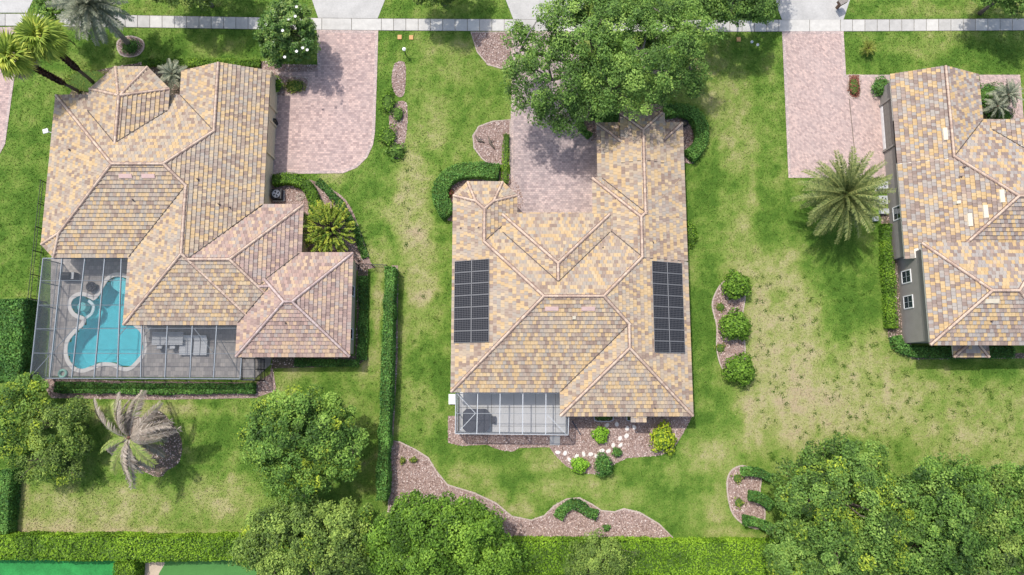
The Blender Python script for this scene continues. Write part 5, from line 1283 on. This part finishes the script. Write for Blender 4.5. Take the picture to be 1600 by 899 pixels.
# ---- clipped hedges and bushes
def surface_leaves(p, nr, mat, rng, leaf, parent, asp=0.6, lo=0.0, ct=None):
    L = leaf*rng.uniform(0.7, 1.3, len(p)); nn = nr+rng.normal(size=p.shape)*0.55; nn /= np.linalg.norm(nn, axis=1)[:, None]
    t = rng.normal(0.5, 0.22, len(p)) if ct is None else ct+rng.normal(0, 0.18, len(p))
    return quads_mesh('foliage', leaf_quads(p, nn, L, asp, rng), M[mat], parent, np.clip(t, 0, 1))
def hedge(label, pts, wd, h, mat='lf_hedge', leaf=0.165, dens=115, seed=1, name='hedge', closed=False, bumpy=0.12, cat='hedge', group='clipped hedges'):
    rng = np.random.default_rng(seed)
    path = [W(x, y, h) for x, y in pts]; path = smooth_path(path, 6, closed=False) if len(path) > 2 else path
    c0 = path[len(path)//2]; r = root_for(name, label, cat, group, loc=(*c0, 0))
    path = [(x-c0[0], y-c0[1]) for x, y in path]
    # core: swept box a little inside the leaf skin
    core = MB(); n = len(path); Lf = []; Rt = []
    for i in range(n):
        p0, p1 = path[max(0, i-1)], path[min(n-1, i+1)]; tx, ty = p1[0]-p0[0], p1[1]-p0[1]; l = math.hypot(tx, ty) or 1
        w_ = wd/2-0.13; Lf.append((path[i][0]-ty/l*w_, path[i][1]+tx/l*w_)); Rt.append((path[i][0]+ty/l*w_, path[i][1]-tx/l*w_))
    vs = []
    for a, b in zip(Lf, Rt): vs += [(*a, 0), (*a, h-0.2), (*b, h-0.2), (*b, 0)]
    fs = [(4*i+j, 4*i+(j+1) % 4, 4*i+4+(j+1) % 4, 4*i+4+j) for i in range(n-1) for j in range(4)]+[(0, 1, 2, 3), (4*n-1, 4*n-2, 4*n-3, 4*n-4)]
    core.add(vs, fs).build('branches', M['core'], r)
    seg = np.array(path); d = np.diff(seg, axis=0); ln = np.linalg.norm(d, axis=1); tot = ln.sum()
    N_ = int(tot*(wd+2*h+0.2)*dens); s_ = rng.uniform(0, tot, N_); cum = np.concatenate([[0], np.cumsum(ln)]); k = np.clip(np.searchsorted(cum, s_)-1, 0, len(d)-1)
    t = (s_-cum[k])/ln[k]; base = seg[k]+d[k]*t[:, None]; tan = d[k]/ln[k][:, None]; sd = np.stack([-tan[:, 1], tan[:, 0]], 1)
    u = rng.uniform(0, wd+2*h, N_); top = (u > h) & (u < h+wd); lat = np.where(u <= h, -wd/2, np.where(u >= h+wd, wd/2, u-h-wd/2)); z = np.where(u <= h, u, np.where(u >= h+wd, wd+2*h-u, h))
    und = (fbm(base[:, 0]+50, base[:, 1]+lat+50, 0.9, 3, seed)-0.5)*bumpy*4
    z = z+np.where(top, und, 0)+rng.normal(0, 0.03, N_); lat = lat+np.where(top, 0, np.sign(lat)*(und*0.7+rng.normal(0, 0.03, N_)))
    p = np.stack([base[:, 0]+sd[:, 0]*lat, base[:, 1]+sd[:, 1]*lat, np.maximum(z, 0.03)], 1)
    nr = np.where(top[:, None], np.array([0, 0, 1.0]), np.concatenate([sd*np.sign(lat)[:, None], np.full((N_, 1), 0.5)], 1))
    # end caps
    ne = int(wd*h*dens*2); 
    for e, sg in ((0, -1), (len(seg)-1, 1)):
        tt = d[0 if e == 0 else -1]; tt = tt/np.linalg.norm(tt); ss = np.array([-tt[1], tt[0]]); q = rng.uniform(-wd/2, wd/2, ne); zz = rng.uniform(0.03, h, ne)
        pe = np.stack([seg[e, 0]+ss[0]*q, seg[e, 1]+ss[1]*q, zz], 1)+rng.normal(0, 0.03, (ne, 3)); p = np.concatenate([p, pe]); nr = np.concatenate([nr, np.tile([tt[0]*sg, tt[1]*sg, 0.5], (ne, 1))])
    pt = 0.5+(fbm(p[:, 0]+20, p[:, 1]+20, 0.7, 3, seed+5)-0.5)*0.9
    surface_leaves(p, nr, mat, rng, leaf, r, ct=pt)
    return r
def bush(label, px, py, rx, ry, h, mat='lf_hedge', leaf=0.16, dens=95, seed=1, name='bush', rough=0.10, cat='shrub', group=None, zc=None, power=2.0):
    rng = np.random.default_rng(seed); c = W(px, py, h*0.6); r = root_for(name, label, cat, group, loc=(*c, 0))
    n = int(2*math.pi*((rx*ry+rx*h+ry*h)/3)*dens*1.15); v = rng.normal(size=(n, 3)); v /= np.linalg.norm(v, axis=1)[:, None]; v[:, 2] = np.where(v[:, 2] < -0.35, -v[:, 2], v[:, 2])
    ph = np.arctan2(v[:, 1], v[:, 0]); k = 1+rough*(np.sin(3*ph+seed)+0.7*np.sin(5*ph+2*seed)+0.8*np.sin(7*v[:, 2]*2+seed))+rng.normal(0, 0.05, n)
    k = k*np.where(rng.uniform(size=n) < 0.3, rng.uniform(0.72, 1, n), 1)
    p = v*k[:, None]*np.array([rx, ry, h*0.56])+np.array([0, 0, h*0.45]); p[:, 2] = np.maximum(p[:, 2], 0.04)
    surface_leaves(p, v+np.array([0, 0, 0.35]), mat, rng, leaf, r)
    prof = [(0.05, 0.02)]+[(min(rx, ry)*0.80*math.sin(a), h*0.45-h*0.46*math.cos(a)) for a in (0.6, 1.0, 1.4, 1.8, 2.2, 2.6)]+[(0.03, h*0.88)]
    MB().lathe((0, 0, 0), [(a, max(0.01, b)) for a, b in prof], 12, sx=rx/min(rx, ry), sy=ry/min(rx, ry)).build('branches', M['core'], r)
    return r
hedge('tall narrow hedge on the boundary between left yard and middle lawn', [(609,417),(605.5,520),(600.5,660),(595,782)], 0.95, 2.0, 'lf_hedge', seed=1)
hedge('wide dark hedge curving round the turret of the middle house', [(779,267),(740,264),(708,270),(688,292),(692,318),(703,333)], 1.55, 1.1, 'lf_hedge', seed=2)
hedge('narrow bright straight hedge beside the middle driveway', [(791.5,209),(788.5,284)], 0.62, 0.8, 'lf_hedge_l', seed=3, dens=110, leaf=0.11)
hedge('dark hedge curling round the bed at the garage corner of the middle house', [(1040,172),(1068,170),(1088,180),(1097,200),(1094,225),(1078,243)], 1.25, 1.0, 'lf_hedge', seed=4)
hedge('shaded hedge between oak and middle garage front', [(924,172),(945,178),(966,184)], 1.4, 0.9, 'lf_hedge', seed=5)
hedge('small curved hedge at the bend of the middle driveway', [(906,188),(910,200),(922,212)], 0.7, 0.6, 'lf_hedge', seed=6)
hedge('glossy hedge curving round the dark air conditioner', [(425,280),(452,278),(474,285),(486,302),(490,325),(491,350)], 1.05, 0.95, 'lf_hedge_l', seed=7)
hedge('low ground hedge sweeping past the plume tree to the gate', [(496,282),(520,306),(540,333),(558,368),(570,402)], 0.75, 0.35, 'lf_hedge', seed=8)
hedge('low dark hedge along the front of the left house', [(222,97),(300,97),(405,98)], 0.8, 0.5, 'lf_hedge_l', seed=9)
hedge('low planting under the rose roof facing the tall hedge', [(567,432),(567,500),(565,562)], 0.9, 0.45, 'lf_hedge', seed=10)
hedge('low planting in shade under the rose roof facing south', [(460,566),(560,568)], 0.7, 0.35, 'lf_hedge', seed=11)
hedge('low hedge along the outside of the big pool cage', [(84,605),(240,608),(396,607)], 0.95, 0.75, 'lf_hedge', seed=12)
hedge('tall thick hedge left of the pool cage at the photo edge', [(18,468),(14,530),(10,596)], 2.4, 2.4, 'lf_hedge', leaf=0.2, seed=13, bumpy=0.14)
hedge('long bright hedge along the lower left boundary', [(-30,856),(120,857),(260,859),(400,856)], 2.1, 1.9, 'lf_hedge_y', seed=14, dens=100, leaf=0.19)
hedge('long bright hedge along the boundary below the bark bed', [(770,872),(900,872),(1060,873),(1250,872)], 2.9, 1.9, 'lf_hedge_y', seed=15, dens=100, leaf=0.19)
hedge('short bright hedge running down between play lawn and putting green', [(193,880),(192,950)], 2.0, 1.7, 'lf_hedge_y', seed=16)
hedge('long clipped hedge under the taupe wall of the right house', [(1386,350),(1391,430),(1396,512)], 1.0, 0.9, 'lf_hedge_l', seed=17)
hedge('clipped hedge wrapping the south corner of the right house', [(1402,526),(1410,543),(1440,550),(1520,551),(1585,550)], 1.0, 0.7, 'lf_hedge', seed=18)
hedge('dark low hedge at the left edge above the bright hedge', [(9,735),(4,780),(0,835)], 1.1, 1.5, 'lf_hedge', seed=19)
hedge('clipped shrub row upper of three by the lower right bed', [(1163,738),(1185,739),(1206,748)], 0.72, 1.2, 'lf_hedge', seed=20)
hedge('clipped shrub row middle of three by the lower right bed', [(1175,776),(1192,780),(1208,792)], 0.85, 1.2, 'lf_hedge', seed=21)
hedge('clipped shrub row lowest of three by the lower right bed', [(1166,815),(1185,817),(1208,829)], 0.8, 1.2, 'lf_hedge', seed=22)
hedge('crescent shaped hedge in the lower bark bed', [(872,810),(880,797),(895,788),(908,792),(918,800),(933,806)], 0.85, 0.7, 'lf_hedge', seed=23)
bush('bright round ball shrub above the stepping stones', 938.5, 680, 0.78, 0.78, 1.0, 'lf_ball', leaf=0.19, seed=31, name='ball_shrub')
bush('bright ball shrub below the row of white stones', 906, 727, 0.86, 0.74, 0.95, 'lf_ball', leaf=0.19, seed=32, name='ball_shrub')
bush('small dark ball shrub beside the bend of white stones', 964, 707, 0.46, 0.46, 0.7, 'lf_hedge', seed=33, name='ball_shrub')
bush('dark green cone shrub at the tip of the white stones', 943, 727, 0.85, 1.05, 1.9, 'lf_hedge', seed=34, name='cone_shrub')
bush('large golden leaved shrub at the end of the back bed', 1037, 686, 1.15, 1.35, 1.5, 'lf_gold', leaf=0.26, dens=60, seed=35, name='golden_shrub', rough=0.16)
for i, (x, y, r_, lab) in enumerate(((1151.5, 446, 1.3, 'round leafy shrub, uppermost of three on the right lawn'), (1150, 509, 1.42, 'round leafy shrub, middle of three on the right lawn'), (1157, 578, 1.45, 'round leafy shrub, lowest of three on the right lawn'))):
    bush(lab, x, y, r_, r_, 2.0, 'lf_lime', leaf=0.26, dens=70, seed=40+i, name='round_shrub', rough=0.10, group='three round lawn shrubs')
bush('small dark shrub alone in the lower bark bed', 948, 825, 0.36, 0.32, 0.45, 'lf_hedge', seed=44)
bush('oval clipped bush at the left garage corner', 428, 132, 0.85, 1.05, 0.9, 'lf_hedge_l', seed=45)
bush('olive low bush in the small bed by the left garage', 460, 134, 1.1, 0.75, 0.5, 'lf_olive', seed=46)
bush('dark green bush at the front corner of the right garage', 1378, 135, 0.95, 1.05, 1.1, 'lf_hedge', seed=47)
bush('copper red leaved bush beside the pink driveway', 1335, 135, 0.62, 1.1, 0.5, 'lf_red', leaf=0.13, seed=48)
bush('dark round bush under the dwarf palms of the right house', 1550, 150, 1.6, 1.5, 0.7, 'lf_hedge', seed=49)
bush('dark bush behind the dwarf palms near the right roof', 1562, 180, 1.5, 0.9, 0.7, 'lf_hedge', seed=50)
bush('green ball at the foot of the silvery palm', 203, 72, 0.95, 0.85, 0.5, 'lf_hedge', seed=51)
bush('small green bush against the right wall of the middle house', 1080, 366, 0.6, 1.25, 0.8, 'lf_hedge_l', seed=52)
bush('yellow green groundcover around the fan palm trunks', 137, 126, 2.6, 1.5, 0.35, 'lf_olive', leaf=0.12, seed=53, rough=0.15)
bush('loose green shrub in the strip beside the left driveway, upper', 606, 160, 0.8, 1.2, 0.8, 'lf_lime', leaf=0.22, dens=50, seed=54, rough=0.2)
bush('loose green shrub in the strip beside the left driveway, lower', 606, 212, 0.9, 1.1, 0.9, 'lf_lime', leaf=0.22, dens=50, seed=55, rough=0.2)
bush('dark spiky shrub between the two strip beds', 622, 178, 0.6, 0.8, 0.6, 'lf_pine', leaf=0.2, dens=40, seed=57, rough=0.25)
bush('dark purplish shrub at the lower tip of the mulch strip', 619, 236, 0.95, 0.85, 0.7, 'lf_pine', leaf=0.24, dens=50, seed=56, rough=0.25)
bush('dark dome bush inside the curved hedge by the turret', 703, 302, 0.4, 0.45, 0.6, 'lf_red', seed=58, leaf=0.14)
bush('brown tuft left of two in the lower bark bed', 629, 720, 0.28, 0.34, 0.4, 'lf_olive', seed=59)
bush('brown tuft right of two in the lower bark bed', 646, 719, 0.38, 0.3, 0.4, 'lf_olive', seed=60)
for i, (x, y, lab) in enumerate(((1126, 480, 'wispy grass tuft in the shrub bed between upper two shrubs'), (1126, 544, 'wispy grass tuft in the shrub bed above the lowest shrub'), (1153, 748, 'wispy grass tuft in the lower right bed, upper of two'), (1155, 786, 'wispy grass tuft in the lower right bed, lower of two'))):
    bush(lab, x, y, 0.5, 0.5, 0.3, 'lf_olive', leaf=0.2, dens=45, seed=61+i, name='grass_tuft', rough=0.3)
bush('dark ivy filling the oval guard under the south eave', 943.5, 653, 0.75, 0.28, 0.3, 'lf_hedge', seed=66, leaf=0.12)

# ---- turf: short tufts over the whole lawn in view
rng = np.random.default_rng(77); n = 420000
x = rng.uniform(-58, 58, n); y = rng.uniform(-22, 40, n); keep = np.ones(n, bool)
for poly in COVER:
    if len(poly) > 2:
        q = np.array(poly); bb = (x > q[:, 0].min()) & (x < q[:, 0].max()) & (y > q[:, 1].min()) & (y < q[:, 1].max())
        k = np.where(bb)[0]; k = k[keep[k]]; keep[k[inside(poly, x[k], y[k])]] = False
c_, s_ = math.cos(TILT), math.sin(TILT); dep = y*s_+CAM_H*c_
keep &= (np.abs(x)/dep < 0.80)
x, y = x[keep], y[keep]; n = len(x)
dr = np.clip(dryness(x, y)+rng.normal(0, 0.14, n), 0, 1)
wc = [W(rng.uniform(1180, 1420), rng.uniform(430, 720)) for _ in range(170)]+[W(rng.uniform(1400, 1600), rng.uniform(590, 730)) for _ in range(60)]+[W(rng.uniform(630, 690), rng.uniform(260, 700)) for _ in range(40)]
wx = np.concatenate([a+rng.normal(0, 0.13, 26) for a, b in wc]); wy = np.concatenate([b+rng.normal(0, 0.13, 26) for a, b in wc])
x = np.concatenate([x, wx]); y = np.concatenate([y, wy]); dr = np.concatenate([dr, rng.uniform(0, 0.12, len(wx))-0.25]); n = len(x)
c = np.stack([x, y, rng.uniform(0.02, 0.05, n)], 1); nn = rng.normal(size=(n, 3))*0.95+np.array([0, 0, 1.0]); nn /= np.linalg.norm(nn, axis=1)[:, None]
g = quads_mesh('grass', leaf_quads(c, nn, rng.uniform(0.07, 0.19, n), 0.42, rng), M['lawn'], None, None, dr)
tag(g, 'short patchy lawn grass between the houses', 'grass', kind='stuff')
